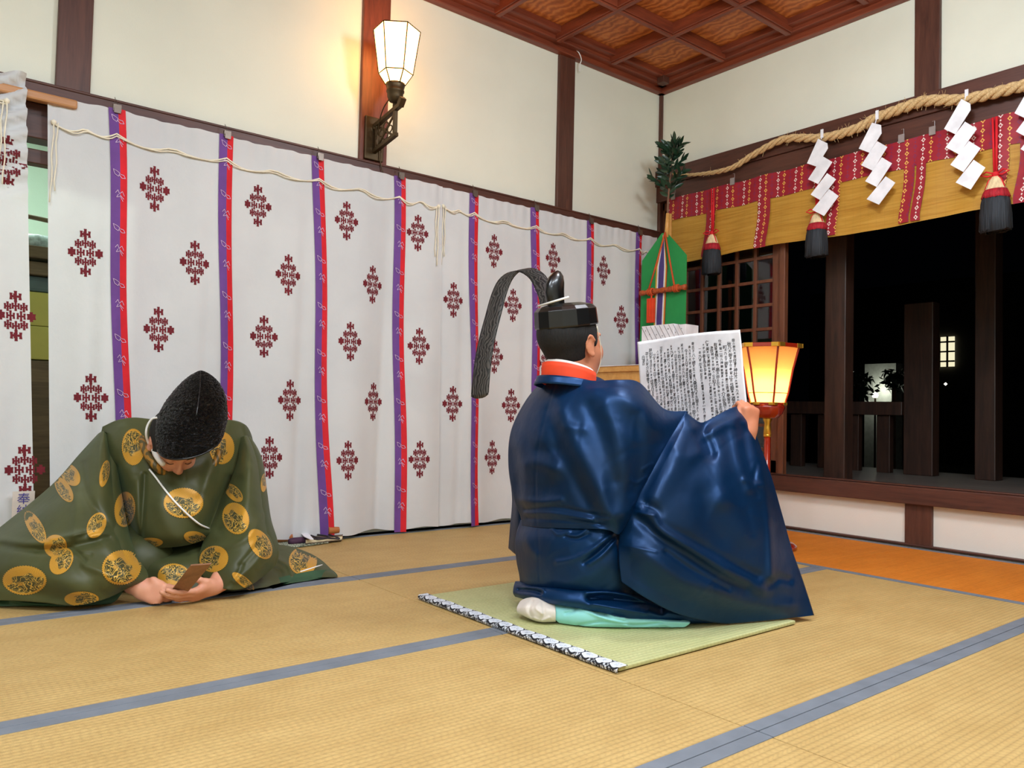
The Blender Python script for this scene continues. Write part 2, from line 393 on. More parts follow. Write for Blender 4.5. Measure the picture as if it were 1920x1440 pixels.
# ------------------------------------------------------------------ mesh helpers
class MB:
    def __init__(s): s.v = []; s.f = []; s.mi = []; s.uv = []; s.cur = 0

    def add(s, vs, fs, uvs=None):
        b = len(s.v); s.v += [tuple(map(float, q)) for q in vs]
        for f in fs:
            s.f.append(tuple(b + i for i in f)); s.mi.append(s.cur)
        s.uv += list(uvs) if uvs is not None else [(0, 0)] * len(vs)
        return s

    def box(s, c, size, R=None):
        h = np.array(size) / 2.; c = np.array(c, float)
        vs = [np.array((x, y, z)) * h for x in (-1, 1) for y in (-1, 1) for z in (-1, 1)]
        if R is not None: vs = [R @ q for q in vs]
        return s.add([c + q for q in vs], [(0, 1, 3, 2), (4, 6, 7, 5), (0, 4, 5, 1), (2, 3, 7, 6), (0, 2, 6, 4), (1, 5, 7, 3)])

    def bb(s, a, b):
        a = np.array(a, float); b = np.array(b, float)
        return s.box((a + b) / 2, np.abs(b - a))

    def tube(s, pts, r, n=8, cap=True):
        pts = [np.array(p, float) for p in pts]; rr = r if hasattr(r, '__len__') else [r] * len(pts)
        vs = []; uvs = []; N0 = None; acc = 0
        for i, p in enumerate(pts):
            t = pts[min(i + 1, len(pts) - 1)] - pts[max(i - 1, 0)]; t = t / (np.linalg.norm(t) + 1e-9)
            if N0 is None:
                N0 = np.cross(t, (0, 0, 1)) if abs(t[2]) < .9 else np.cross(t, (1, 0, 0))
            N0 = N0 - t * (N0 @ t); N0 = N0 / (np.linalg.norm(N0) + 1e-9); B = np.cross(t, N0)
            if i: acc += np.linalg.norm(p - pts[i - 1])
            for k in range(n):
                a = 2 * math.pi * k / n; vs.append(p + rr[i] * (math.cos(a) * N0 + math.sin(a) * B)); uvs.append((k / n, acc))
        fs = [(i * n + k, i * n + (k + 1) % n, (i + 1) * n + (k + 1) % n, (i + 1) * n + k) for i in range(len(pts) - 1) for k in range(n)]
        if cap: fs += [tuple(range(n))[::-1], tuple((len(pts) - 1) * n + k for k in range(n))]
        return s.add(vs, fs, uvs)

    def lathe(s, prof, c=(0, 0, 0), n=24, sx=1, sy=1, R=None, rot=0., cap=True):
        c = np.array(c, float); vs = []; uvs = []
        for j, (r, z) in enumerate(prof):
            for k in range(n):
                a = 2 * math.pi * k / n + rot; q = np.array((r * math.cos(a) * sx, r * math.sin(a) * sy, z))
                if R is not None: q = R @ q
                vs.append(c + q); uvs.append((k / n, z))
        fs = [(i * n + k, i * n + (k + 1) % n, (i + 1) * n + (k + 1) % n, (i + 1) * n + k) for i in range(len(prof) - 1) for k in range(n)]
        if cap: fs += [tuple(range(n))[::-1], tuple((len(prof) - 1) * n + k for k in range(n))]
        return s.add(vs, fs, uvs)

    def prism(s, poly, d):
        """poly: list of 3D points (planar); extruded by vector d"""
        poly = [np.array(p, float) for p in poly]; n = len(poly); d = np.array(d, float)
        vs = poly + [p + d for p in poly]
        return s.add(vs, [tuple(range(n)), tuple(range(n, 2 * n))[::-1]] + [(i, i + n, (i + 1) % n + n, (i + 1) % n) for i in range(n)])

    def grid(s, P, UV=None, closed=False):
        m, n = P.shape[:2]
        fs = [(i * n + j, i * n + j + 1, (i + 1) * n + j + 1, (i + 1) * n + j) for i in range(m - 1) for j in range(n - 1)]
        if closed: fs += [(i * n + n - 1, i * n, (i + 1) * n, (i + 1) * n + n - 1) for i in range(m - 1)]
        return s.add(P.reshape(-1, 3), fs, None if UV is None else UV.reshape(-1, 2))


def link(name, mb, mats, parent=None, smooth=False, bevel=0, solid=0, subsurf=0, autosm=None):
    me = bpy.data.meshes.new(name); me.from_pydata(mb.v, [], mb.f)
    if not isinstance(mats, (list, tuple)): mats = [mats]
    for m in mats: me.materials.append(m)
    me.polygons.foreach_set('material_index', mb.mi)
    ul = me.uv_layers.new(name='UVMap'); idx = np.empty(len(me.loops), dtype=np.int32); me.loops.foreach_get('vertex_index', idx)
    ul.data.foreach_set('uv', np.array(mb.uv, dtype=np.float32)[idx].ravel())
    me.polygons.foreach_set('use_smooth', [smooth] * len(me.polygons))
    import bmesh
    bm = bmesh.new(); bm.from_mesh(me); bmesh.ops.recalc_face_normals(bm, faces=bm.faces); bm.to_mesh(me); bm.free()
    me.update()
    o = bpy.data.objects.new(name, me); COL.objects.link(o)
    if parent is not None:
        o.parent = parent; o.matrix_parent_inverse = matw(parent).inverted()
    if solid:
        q = o.modifiers.new('thick', 'SOLIDIFY'); q.thickness = solid; q.offset = 0
    if bevel:
        q = o.modifiers.new('bevel', 'BEVEL'); q.width = bevel; q.segments = 2; q.limit_method = 'ANGLE'
    if subsurf:
        q = o.modifiers.new('sub', 'SUBSURF'); q.levels = subsurf; q.render_levels = subsurf
    return o


def matw(o):
    m = Matrix.LocRotScale(o.location, o.rotation_euler, o.scale)
    return matw(o.parent) @ o.matrix_parent_inverse @ m if o.parent else m


def thing(name, loc, label, cat, group=None):
    o = bpy.data.objects.new(name, None); o.empty_display_size = .05; COL.objects.link(o); o.location = Vector([float(q) for q in loc])
    return tag(o, label, cat, group)


def tag(o, label, cat, group=None, kind=None):
    o['label'] = label; o['category'] = cat
    if group: o['group'] = group
    if kind: o['kind'] = kind
    return o


def struct(name, mb, mats, **k):
    o = link(name, mb, mats, **k)
    if o.parent is None: o['kind'] = 'structure'
    return o


def cr(P, n, axis=0):
    """Catmull-Rom resample of control array along axis to n samples"""
    P = np.moveaxis(np.asarray(P, float), axis, 0); m = len(P)
    E = np.concatenate([2 * P[:1] - P[1:2], P, 2 * P[-1:] - P[-2:-1]])
    t = np.linspace(0, m - 1, n); i = np.minimum(t.astype(int), m - 2); f = t - i
    f = f.reshape((-1,) + (1,) * (P.ndim - 1)); a, b, c, d = E[i], E[i + 1], E[i + 2], E[i + 3]
    R = .5 * (2 * b + (c - a) * f + (2 * a - 5 * b + 4 * c - d) * f * f + (3 * b - a - 3 * c + d) * f ** 3)
    return np.moveaxis(R, 0, axis)


def seg_dist(px, py, line):
    best = np.full(px.shape, 1e9)
    for (ax, ay), (bx, by) in zip(line[:-1], line[1:]):
        dx, dy = bx - ax, by - ay; L = dx * dx + dy * dy + 1e-9
        t = np.clip(((px - ax) * dx + (py - ay) * dy) / L, 0, 1)
        best = np.minimum(best, np.hypot(px - ax - t * dx, py - ay - t * dy))
    return best


VH = np.array([FW[0], FW[1], 0.]) / np.hypot(FW[0], FW[1])


def cloth(name, ctrl, mat, parent, strokes=(), back=.12, nu=90, nv=90, zmin=.004, wr=.0, seed=0, extra=None):
    """a garment panel as a closed body: front sheet through control points (px,py,depth -> 3D), folds pressed in along
    strokes, rounded back of real thickness"""
    C3 = np.array([[D(*p) for p in row] for row in ctrl])
    P = cr(cr(C3, nv, 0), nu, 1)
    px, py = proj(P)
    dsp = np.zeros(P.shape[:2])
    for line, w, amp in strokes:
        amp = amp * (1.35 if w > 5 else 1.1); w = w * (1.3 if w > 5 else 1.0)
        d = seg_dist(px, py, cr(np.array(line, float), max(2, 5 * len(line))).tolist() if len(line) > 2 else line)
        dsp += amp * np.exp(-(d / w) ** 2)
    uu = np.linspace(0, 1, nu)[None, :]; vv = np.linspace(0, 1, nv)[:, None]
    if wr:
        r = np.random.default_rng(seed)
        for k in range(26):
            cx, cy = r.uniform(px.min(), px.max()), r.uniform(py.min(), py.max()); a = r.uniform(0, math.pi); L = r.uniform(25, 70); w = r.uniform(4, 11)
            x = (px - cx) * math.cos(a) + (py - cy) * math.sin(a); y = -(px - cx) * math.sin(a) + (py - cy) * math.cos(a)
            dsp += wr * r.choice([-1, 1]) * np.exp(-(x / L) ** 2 - ((y + x * x / 300.) / w) ** 2)
    edge = np.minimum(1, 14 * np.minimum(np.minimum(uu, 1 - uu), np.minimum(vv, 1 - vv)))
    dsp *= edge
    ry = (P - CAM); ry /= np.linalg.norm(ry, axis=2, keepdims=True)
    Fr = P - ry * dsp[..., None]
    prof = np.sqrt(np.clip(1 - (2 * uu - 1) ** 2, 0, 1)) ** .8 * np.sqrt(np.clip(1 - (2 * vv - 1) ** 4, 0, 1))
    Bk = P + VH * (back * prof + .004 * edge)[..., None]
    for A in (Fr, Bk): A[..., 2] = np.maximum(A[..., 2], zmin)
    UV = np.stack([np.broadcast_to(uu, px.shape), np.broadcast_to(vv, px.shape)], 2)
    mb = MB(); mb.grid(Fr, UV)
    n = nu; idx = np.arange(nu * nv).reshape(nv, nu); off = nu * nv
    bidx = idx + off
    bmask = np.zeros((nv, nu), bool); bmask[0] = bmask[-1] = True; bmask[:, 0] = bmask[:, -1] = True
    ids = np.where(bmask, idx, bidx)
    mb.v += [tuple(q) for q in Bk.reshape(-1, 3).tolist()]; mb.uv += UV.reshape(-1, 2).tolist()
    for i in range(nv - 1):
        for j in range(nu - 1):
            mb.f.append((int(ids[i, j]), int(ids[i + 1, j]), int(ids[i + 1, j + 1]), int(ids[i, j + 1]))); mb.mi.append(0)
    # drop the unused boundary duplicates
    used = np.zeros(len(mb.v), bool); used[[q for f in mb.f for q in f]] = True
    remap = np.cumsum(used) - 1
    mb.v = [q for q, k in zip(mb.v, used) if k]; mb.uv = [q for q, k in zip(mb.uv, used) if k]
    mb.f = [tuple(int(remap[q]) for q in f) for f in mb.f]
    if extra: extra(mb)
    mats = mat if isinstance(mat, (list, tuple)) else [mat]
    return link(name, mb, mats, parent, smooth=True), mb


# ------------------------------------------------------------------ signed-distance bodies
class Field:
    def __init__(s, lo, hi, res):
        s.lo = np.array(lo, float); s.res = res; s.n = np.ceil((np.array(hi) - s.lo) / res).astype(int) + 1
        s.d = np.full(s.n, 1.0, np.float32)

    def _blk(s, c, R):
        a = np.maximum(((np.array(c) - R - s.lo) / s.res).astype(int), 0); b = np.minimum(((np.array(c) + R - s.lo) / s.res).astype(int) + 2, s.n)
        if np.any(b <= a): return None, None
        g = [s.lo[i] + s.res * np.arange(a[i], b[i]) for i in range(3)]
        G = np.stack(np.meshgrid(*g, indexing='ij'), -1)
        return tuple(slice(a[i], b[i]) for i in range(3)), G

    def put(s, sl, v, k, sub):
        o = s.d[sl]
        if sub:
            h = np.clip(.5 - .5 * (o + v) / k, 0, 1); s.d[sl] = o * (1 - h) - v * h + k * h * (1 - h)
        else:
            h = np.clip(.5 + .5 * (o - v) / k, 0, 1); s.d[sl] = o * (1 - h) + v * h - k * h * (1 - h)

    def cone(s, a, b, ra, rb, k=.01, sub=False):
        a = np.array(a, float); b = np.array(b, float)
        sl, G = s._blk((a + b) / 2, np.linalg.norm(b - a) / 2 + max(ra, rb) + .04 + k)
        if sl is None: return
        ba = b - a; pa = G - a; h = np.clip(pa @ ba / (ba @ ba + 1e-12), 0, 1)
        v = np.linalg.norm(pa - h[..., None] * ba, axis=-1) - (ra + (rb - ra) * h)
        s.put(sl, v, k, sub)

    def ell(s, c, r, R=None, k=.01, sub=False):
        c = np.array(c, float); r = np.array(r, float)
        sl, G = s._blk(c, max(r) + .04 + k)
        if sl is None: return
        p = G - c
        if R is not None: p = p @ R
        k0 = np.linalg.norm(p / r, axis=-1); k1 = np.linalg.norm(p / (r * r), axis=-1) + 1e-9
        s.put(sl, k0 * (k0 - 1) / k1, k, sub)

    def mesh(s, smooth=1):
        d = s.d; ins = d < 0; nx, ny, nz = d.shape
        c = np.zeros((nx - 1, ny - 1, nz - 1), np.uint8)
        cs = [(i, j, k) for i in (0, 1) for j in (0, 1) for k in (0, 1)]
        sub = lambda A, o: A[o[0]:nx - 1 + o[0], o[1]:ny - 1 + o[1], o[2]:nz - 1 + o[2]]
        for o in cs: c += sub(ins, o)
        act = (c > 0) & (c < 8); I = np.argwhere(act)
        V = np.zeros((len(I), 3)); cnt = np.zeros(len(I))
        val = {o: d[I[:, 0] + o[0], I[:, 1] + o[1], I[:, 2] + o[2]] for o in cs}
        for a in cs:
            for ax in range(3):
                if a[ax]: continue
                b = list(a); b[ax] = 1; b = tuple(b)
                x = (val[a] < 0) != (val[b] < 0); t = val[a] / (val[a] - val[b] + 1e-12)
                p = np.array(a, float)[None] + t[:, None] * (np.array(b) - np.array(a))[None]
                V[x] += p[x]; cnt[x] += 1
        V = s.lo + s.res * (I + V / cnt[:, None])
        id_ = np.full(act.shape, -1, np.int64); id_[act] = np.arange(len(I))
        Fs = []
        for ax in range(3):
            o1 = [(0, 1), (0, 2), (1, 2)]
            A = np.take(ins, range(0, d.shape[ax] - 1), ax); B = np.take(ins, range(1, d.shape[ax]), ax)
            E = np.argwhere(A != B); fl = A[tuple(E.T)]
            u, v = [q for q in range(3) if q != ax]
            ok = (E[:, u] > 0) & (E[:, v] > 0) & (E[:, u] < act.shape[u]) & (E[:, v] < act.shape[v]); E = E[ok]; fl = fl[ok]
            q = []
            for du, dv in ((1, 1), (0, 1), (0, 0), (1, 0)):
                e = E.copy(); e[:, u] -= du; e[:, v] -= dv; q.append(id_[tuple(e.T)])
            q = np.stack(q, 1)
            Fs.append(q)
        Fa = np.concatenate(Fs)
        for _ in range(smooth):
            S = np.zeros_like(V); n = np.zeros(len(V))
            for a, b in ((0, 1), (1, 2), (2, 3), (3, 0)):
                np.add.at(S, Fa[:, a], V[Fa[:, b]]); np.add.at(n, Fa[:, a], 1); np.add.at(S, Fa[:, b], V[Fa[:, a]]); np.add.at(n, Fa[:, b], 1)
            V = V * .5 + .5 * S / np.maximum(n, 1)[:, None]
        mb = MB(); mb.v = V.tolist(); mb.f = [tuple(q) for q in Fa.tolist()]; mb.mi = [0] * len(mb.f); mb.uv = [(0, 0)] * len(mb.v)
        return mb


def frame(fwd, up):
    f = np.array(fwd, float); f /= np.linalg.norm(f); u = np.array(up, float); u -= f * (u @ f); u /= np.linalg.norm(u)
    return np.stack([f, np.cross(u, f), u], 1)      # columns: forward, left, up


def head(Fd, c, R, neck_to, full=1.0):
    c = np.array(c, float); W_ = lambda *p: c + R @ (np.array(p, float) * full)
    E_ = lambda p, r, k=.012, sub=False, R2=None: Fd.ell(W_(*p), np.array(r) * full, R if R2 is None else R @ R2, k, sub)
    C_ = lambda a, b, ra, rb, k=.01, sub=False: Fd.cone(W_(*a), W_(*b), ra * full, rb * full, k, sub)
    E_((-.012, 0, .035), (.100, .080, .092)); E_((.028, 0, -.030), (.070, .068, .088), .03)
    E_((.034, 0, -.078), (.056, .052, .042), .03); E_((.068, 0, -.098), (.022, .026, .018), .02)
    for y in (1, -1):
        E_((.058, .042 * y, -.036), (.030, .026, .028), .025)
        E_((.092, .032 * y, -.002), (.016, .019, .013), .012, True)
        E_((.080, .032 * y, -.004), (.013, .015, .011), .006)
        C_((.087, .046 * y, .018), (.093, .014 * y, .019), .007, .008, .012)
        # ear: rim, hollow, lobe
        a = np.array(((math.cos(.35), 0, math.sin(.35)), (0, 1, 0), (-math.sin(.35), 0, math.cos(.35))))
        q = [(-.004 - .017 * math.cos(t) * 1.0 - .004 * math.sin(t), y * (.083 - .004 * math.cos(t)), -.010 + .031 * math.sin(t)) for t in np.linspace(-1.9, 2.7, 9)]
        for u, w in zip(q[:-1], q[1:]): C_(u, w, .0048, .0048, .004)
        E_((.000, y * .078, -.012), (.016, .007, .026), .006)
        E_((.003, y * .079, -.037), (.008, .006, .010), .006)
        E_((.004, y * .089, -.008), (.007, .006, .012), .005, True)
    C_((.098, 0, .008), (.112, 0, -.026), .007, .010, .012); E_((.113, 0, -.031), (.012, .012, .010), .008)
    for y in (1, -1): E_((.105, .012 * y, -.034), (.009, .007, .007), .006)
    C_((.094, -.018, -.064), (.094, .018, -.064), .005, .005, .008); C_((.100, -.008, -.062), (.100, .008, -.062), .006, .006, .006); C_((.096, -.013, -.073), (.096, .013, -.073), .0068, .0068, .006)
    C_((.106, -.02, -.0675), (.106, .02, -.0675), .0022, .0022, .003, True)
    Fd.cone(W_(-.025, 0, -.06), neck_to, .058 * full, .060 * full, .02)


def hand(Fd, w, f, n, th, curl=(70, 70, 40), spread=.06, thumb=None, sc=1.0, wrist_r=.026):
    """w wrist, f finger direction, n palm-facing normal, th thumb-side direction"""
    f = np.array(f, float); f /= np.linalg.norm(f); n = np.array(n, float); n -= f * (n @ f); n /= np.linalg.norm(n)
    t = np.cross(f, n); t = t if t @ np.array(th, float) > 0 else -t
    w = np.array(w, float); P = lambda a, b, c: w + sc * (f * a + t * b + n * c)
    for b in (.026, .009, -.009, -.026):
        Fd.cone(P(.012, b * .75, 0), P(.082 - abs(b - .006) * .22, b, -.002), .0155 * sc, .0125 * sc, .012)
    Fd.cone(P(-.03, 0, 0), P(.02, 0, 0), wrist_r * sc, .021 * sc, .015)
    Fd.cone(P(.02, .022, .008), P(.045, .026, .008), .016 * sc, .013 * sc, .012)
    for i, b in enumerate((.028, .0095, -.0095, -.028)):
        L = (.043, .048, .044, .034)[i]; base = P(.084 - abs(b - .006) * .22, b, -.002)
        a = 0; p = base; r = (.0098, .0100, .0096, .0086)[i] * sc
        for j, (ln, cu) in enumerate(zip((L, L * .62, L * .52), curl)):
            a += math.radians(cu + i * 2); dirv = f * math.cos(a) + n * math.sin(a) + t * spread * (1.5 - i) * .5
            q = p + dirv * ln * sc; Fd.cone(p, q, r, r * .92, .0035); p = q; r *= .93
    tb = thumb or ((.040, .040, .012), (.066, .046, .026), (.088, .036, .036))
    p0 = P(.015, .022, .006)
    for j, q in enumerate(tb):
        q = P(*q); Fd.cone(p0, q, (.0135, .0118, .0105)[j] * sc, (.0118, .0105, .0092)[j] * sc, .005); p0 = q

# ================================================================== SETTING
XL, YN = -7.0, -6.6          # far ends of the hall behind the camera
CEIL = 2.957
# floor: mats fitted edge to edge
fl = MB(); fl.bb((XL, YN, -.12), (.02, .10, -.02)); floor = struct('floor', fl, M['gap'])
rows = [-6.386, -5.478, -4.570, -3.662, -2.754, -1.843, -.944, -.040]
cols = [-6.473, -4.653, -2.833, -1.013]
BW = .0355


def mat_piece(x0, x1, y0, y1, long_x=True, m='tatami'):
    g = .0012; mb = MB(); mb.bb((x0 + g, y0 + g, -.05), (x1 - g, y1 - g, -.002))
    t = link('tatami_mat', mb, M[m], floor, bevel=.002)
    for side in (0, 1):
        b = MB()
        if long_x:
            ya = y0 + g if side == 0 else y1 - g - BW
            b.bb((x0 + g, ya, -.0505), (x1 - g, ya + BW, .0))
        else:
            xa = x0 + g if side == 0 else x1 - g - BW
            b.bb((xa, y0 + g, -.0505), (xa + BW, y1 - g, .0))
        link('cloth_border', b, M['heri'], t, bevel=.0015)


for j in range(len(rows) - 1):
    if j < 1: continue
    for i in range(3):
        mat_piece(cols[i], cols[i + 1], rows[j], rows[j + 1])
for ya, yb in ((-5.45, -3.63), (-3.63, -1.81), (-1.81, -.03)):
    mat_piece(-1.013, -.06, ya, yb, False, 'tatami_warm_lit')

# left wall
NB, NT = 1.885, 1.962
w = MB(); w.bb((XL, 0, NB), (.1, .12, CEIL + .1)); w.bb((-3.45, .03, 0), (.1, .12, NB)); struct('wall_left', w, M['plaster'])
w = MB(); w.bb((0, YN, 2.30), (.12, .12, CEIL + .1)); struct('wall_right', w, M['plaster'])
w = MB(); w.bb((0, YN, -.05), (.10, 0.1, .30)); wb = struct('wall_right_base', w, M['plaster_base'])
w = MB(); w.bb((XL, YN - .1, 0), (.1, YN, CEIL)); struct('wall_near', w, M['plaster'])
w = MB(); w.bb((XL - .1, YN, 0), (XL, .1, CEIL)); struct('wall_back', w, M['plaster'])
tn = [0]


def trim(mb, m, bevel=.004, parent=None):
    tn[0] += 1
    return struct('trim_%d' % tn[0], mb, m, bevel=bevel, parent=parent)


for xa, xb, mm in ((-3.792, -3.662, 'wood_dark'), (-2.392, -2.232, 'wood_post_red'), (-1.000, -.865, 'wood_dark'), (-5.40, -5.26, 'wood_dark')):
    b = MB(); b.bb((xa, -.022, NB), (xb, .05, CEIL)); trim(b, M[mm])
b = MB(); b.bb((-.02, -.024, 0), (.02, .03, CEIL)); trim(b, M['wood_dark'])
b = MB(); b.bb((XL, -.045, NB), (-.0, .04, NT)); b.bb((XL, -.05, NT - .012), (0, .02, NT)); trim(b, M['wood_dark_x'])
b = MB(); b.bb((XL, 0.0, 1.74), (-3.45, .10, NB)); b.bb((XL, .02, 1.64), (-3.45, .08, 1.70)); trim(b, M['wood_dark_x'])
b = MB(); b.bb((-3.50, -.02, 0), (-3.40, .12, NB)); trim(b, M['wood_dark'])
# right wall timbers
for ya, yb in ((-1.928, -1.796), (-3.75, -3.62)):
    b = MB(); b.bb((-.022, ya, 2.38), (.03, yb, CEIL)); trim(b, M['wood_dark'])
b = MB(); b.bb((-.05, YN, 2.285), (.10, -.0, 2.400)); b.bb((-.035, YN, 2.175), (.10, 0, 2.285)); b.bb((.02, YN, 2.12), (.10, 0, 2.18)); trim(b, M['wood_dark_y'])
b = MB(); b.bb((-.05, YN, .222), (.14, 0, .312)); b.bb((-.02, YN, .312), (.02, 0, .322)); trim(b, M['wood_dark_y'])
for ya, yb in ((-1.896, -1.756), (-3.75, -3.62), (-.1, 0)):
    b = MB(); b.bb((-.02, ya, 0), (.05, yb, .225)); trim(b, M['wood_dark'])
b = MB(); b.bb((-.03, YN, 0), (.02, 0, .012)); trim(b, M['wood_dark_y'])
# jamb between lattice window and open bay
b = MB(); b.bb((-.012, -1.022, .312), (.028, -.984, 2.18)); b.bb((.0, -.984, .312), (.014, -.968, 2.18)); trim(b, M['wood_lattice'])
# lattice sliding window (left bay), a second leaf slid behind it
win = thing('window_1', (.03, -.5, .32), 'x', 'window'); del win['label'], win['category']; win['kind'] = 'structure'
fr = MB(); x0, x1 = .015, .048
ys = [-.928 + .1395 * k for k in range(8)]
fr.bb((x0, -.968, .32), (x1, -.918, 2.175)); fr.bb((x0, .0, .32), (x1, -.04, 2.175)); fr.bb((x0, -.96, 2.12), (x1, 0, 2.175)); fr.bb((x0, -.96, .32), (x1, 0, .40)); fr.bb((x0, -.96, 1.79), (x1, 0, 1.83))
link('window_frame', fr, M['wood_lattice'], win, bevel=.003)
br = MB()
for y in ys[1:-1]: br.bb((x0 + .004, y - .011, .38), (x1 - .004, y + .011, 2.13))
zz = [1.673 - .1515 * k for k in range(9)]
for z in zz + [1.98]: br.bb((x0 + .006, -.95, z - .010), (x1 - .006, -.02, z + .010))
link('lattice_bars', br, M['wood_lattice'], win, bevel=.002)
g = MB(); g.bb((.030, -.92, .39), (.033, -.03, 2.13)); link('window_pane', g, M['glass'], win)
win2 = thing('window_2', (.075, -.5, .32), 'x', 'window'); del win2['label'], win2['category']; win2['kind'] = 'structure'
fr = MB(); x0, x1 = .066, .096
fr.bb((x0, -.955, .32), (x1, -.905, 2.175)); fr.bb((x0, -.03, .32), (x1, 0.0, 2.175)); fr.bb((x0, -.95, 2.12), (x1, 0, 2.175)); fr.bb((x0, -.95, .32), (x1, 0, .40))
for k in range(1, 7): fr.bb((x0 + .004, -.878 + .1395 * k - .008, .38), (x1 - .004, -.878 + .1395 * k + .008, 2.13))
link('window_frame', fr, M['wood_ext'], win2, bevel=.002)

# ceiling: boards, coffer ribs, cornice
c = MB(); c.bb((XL, YN, CEIL + .10), (.1, .1, CEIL + .13)); ceil = struct('ceiling', c, M['ceiling_board'])
gx = MB()
for k in range(14):
    x = -.605 - .482 * k
    if x > XL: gx.bb((x - .024, YN, CEIL + .028), (x + .024, -.1, CEIL + .10)); gx.bb((x - .016, YN, CEIL + .018), (x + .016, -.1, CEIL + .028))
link('coffer_ribs', gx, M['wood_red_y'], ceil, bevel=.004)
gy = MB()
for k in range(13):
    y = -.605 - .482 * k
    if y > YN: gy.bb((XL, y - .024, CEIL + .030), (-.1, y + .024, CEIL + .10)); gy.bb((XL, y - .016, CEIL + .020), (-.1, y + .016, CEIL + .030))
link('coffer_ribs', gy, M['wood_red_x'], ceil, bevel=.004)
cx = MB()
for d, z0, z1 in ((.05, CEIL, CEIL + .05), (.10, CEIL + .035, CEIL + .075), (.15, CEIL + .06, CEIL + .11)): cx.bb((XL, -d, z0), (0, .0, z1))
trim(cx, M['wood_red_x'], .005)
cy = MB()
for d, z0, z1 in ((.05, CEIL, CEIL + .05), (.10, CEIL + .035, CEIL + .075), (.15, CEIL + .06, CEIL + .11)): cy.bb((-d, YN, z0), (.0, 0, z1))
trim(cy, M['wood_red_y'], .005)
b = MB(); b.box((-.13, -.13, CEIL + .04), (.06, .06, .05)); trim(b, M['wood_dark'])

# back room seen through the gap on the left
b = MB(); b.bb((XL, 2.5, 0), (-.5, 2.6, 2.8)); b.bb((-3.42, .12, 0), (-3.36, 2.5, 2.8)); struct('wall_back_room', b, M['mint'])
b = MB(); b.bb((XL, .12, 2.75), (-3.3, 2.6, 2.85)); struct('ceiling_back_room', b, M['mint'])
b = MB(); b.bb((XL, .12, -.1), (-3.3, 2.6, 0)); struct('floor_back_room', b, M['tatami_warm_lit'])
b = MB(); b.bb((XL, 2.46, 2.45), (-3.4, 2.5, 2.62)); trim(b, M['darkshelf'])
# shelf unit with board, cloth, yellow cards
sh = thing('shelf_unit', (-3.75, .8, 0), 'brown wooden shelf unit in the back room, seen through the gap between curtains', 'shelf')
f_ = MB()
f_.bb((-4.3, .72, 1.36), (-3.5, 1.1, 1.42)); f_.bb((-4.3, .74, 1.28), (-3.5, 1.08, 1.345)); link('top_board', f_, M['darkshelf'], sh, bevel=.004)
f_ = MB(); f_.bb((-4.3, .76, 0.0), (-3.5, .80, .86)); f_.bb((-4.3, .8, 0), (-3.5, 1.08, .83)); link('lower_cabinet', f_, M['darkshelf'], sh, bevel=.004)
f_ = MB(); f_.bb((-4.3, 1.06, .83), (-3.5, 1.08, 1.29)); f_.bb((-4.3, .76, .83), (-4.25, 1.06, 1.29)); f_.bb((-3.55, .76, .83), (-3.5, 1.06, 1.29)); link('back_panel', f_, M['darkshelf'], sh)
b = MB(); b.bb((-4.2, .77, 1.20), (-3.6, .9, 1.278)); b.bb((-4.2, .768, 1.2), (-3.6, .80, 1.27)); tag(link('folded_cloth', b, M['greycloth'], bevel=.02), 'folded grey cloth stored on the shelf behind the curtain gap', 'cloth')
for z0, z1, t_ in ((.865, 1.03, 'lower of two yellow cartons on the shelf behind the curtain gap'), (1.032, 1.198, 'upper of two yellow cartons on the shelf behind the curtain gap')):
    b = MB(); b.bb((-4.2, .765, z0), (-3.6, 1.0, z1)); tag(link('carton', b, M['yellow'], bevel=.004), t_, 'box', 'yellow cartons on the shelf')
b = MB(); b.tube([(-4.0, .84, 1.60), (-3.6, .80, 1.56)], .012); tag(link('wooden_rod', b, M['darkshelf'], smooth=True), 'thin tan rod crossing the gap above the shelf', 'rod')
b = MB(); b.lathe([(.0, 1.421), (.05, 1.421), (.065, 1.45), (.05, 1.49), (.0, 1.50)], (-3.72, .85, 0), 14, 1.4, 1); tag(link('plastic_bundle', b, simple('pale_plastic', (190, 208, 214), .3, var=.5, scale=30), smooth=True), 'pale plastic bundle lying on the shelf top behind the gap', 'bag')

# ------------------------------------------------------------------ outside at night
b = MB(); b.bb((.14, YN, .18), (2.1, 2.5, .27)); struct('floor_veranda', b, M['veranda'])
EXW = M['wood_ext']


def ext_post(x0, x1, y0, y1, z0, z1, lab):
    b = MB(); b.bb((x0, y0, z0), (x1, y1, z1)); tag(link('veranda_post', b, EXW, bevel=.006), lab, 'post', 'square posts outside the opening')


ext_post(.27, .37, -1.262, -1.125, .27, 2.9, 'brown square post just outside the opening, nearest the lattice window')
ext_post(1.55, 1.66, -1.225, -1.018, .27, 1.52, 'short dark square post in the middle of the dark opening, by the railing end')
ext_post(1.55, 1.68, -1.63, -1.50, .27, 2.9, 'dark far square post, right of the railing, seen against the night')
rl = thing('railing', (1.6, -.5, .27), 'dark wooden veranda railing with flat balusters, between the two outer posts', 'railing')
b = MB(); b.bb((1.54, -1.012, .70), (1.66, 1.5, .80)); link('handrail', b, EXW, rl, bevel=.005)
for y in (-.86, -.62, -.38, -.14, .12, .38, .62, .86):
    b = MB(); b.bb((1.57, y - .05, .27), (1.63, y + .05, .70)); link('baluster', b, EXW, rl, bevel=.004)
gr = MB(); gr.bb((2.1, -14, -.5), (30, 16, -.45)); struct('ground_outside', gr, simple('dark_ground', (40, 42, 38), .9))
fb = thing('neighbour_house', (18, 2.6, -.4), 'distant house at night with one lit barred window', 'building')
b = MB(); b.bb((18, 1.0, -.45), (19, 9.5, 4.5)); link('wall', b, simple('far_wall', (52, 50, 46), .9), fb)
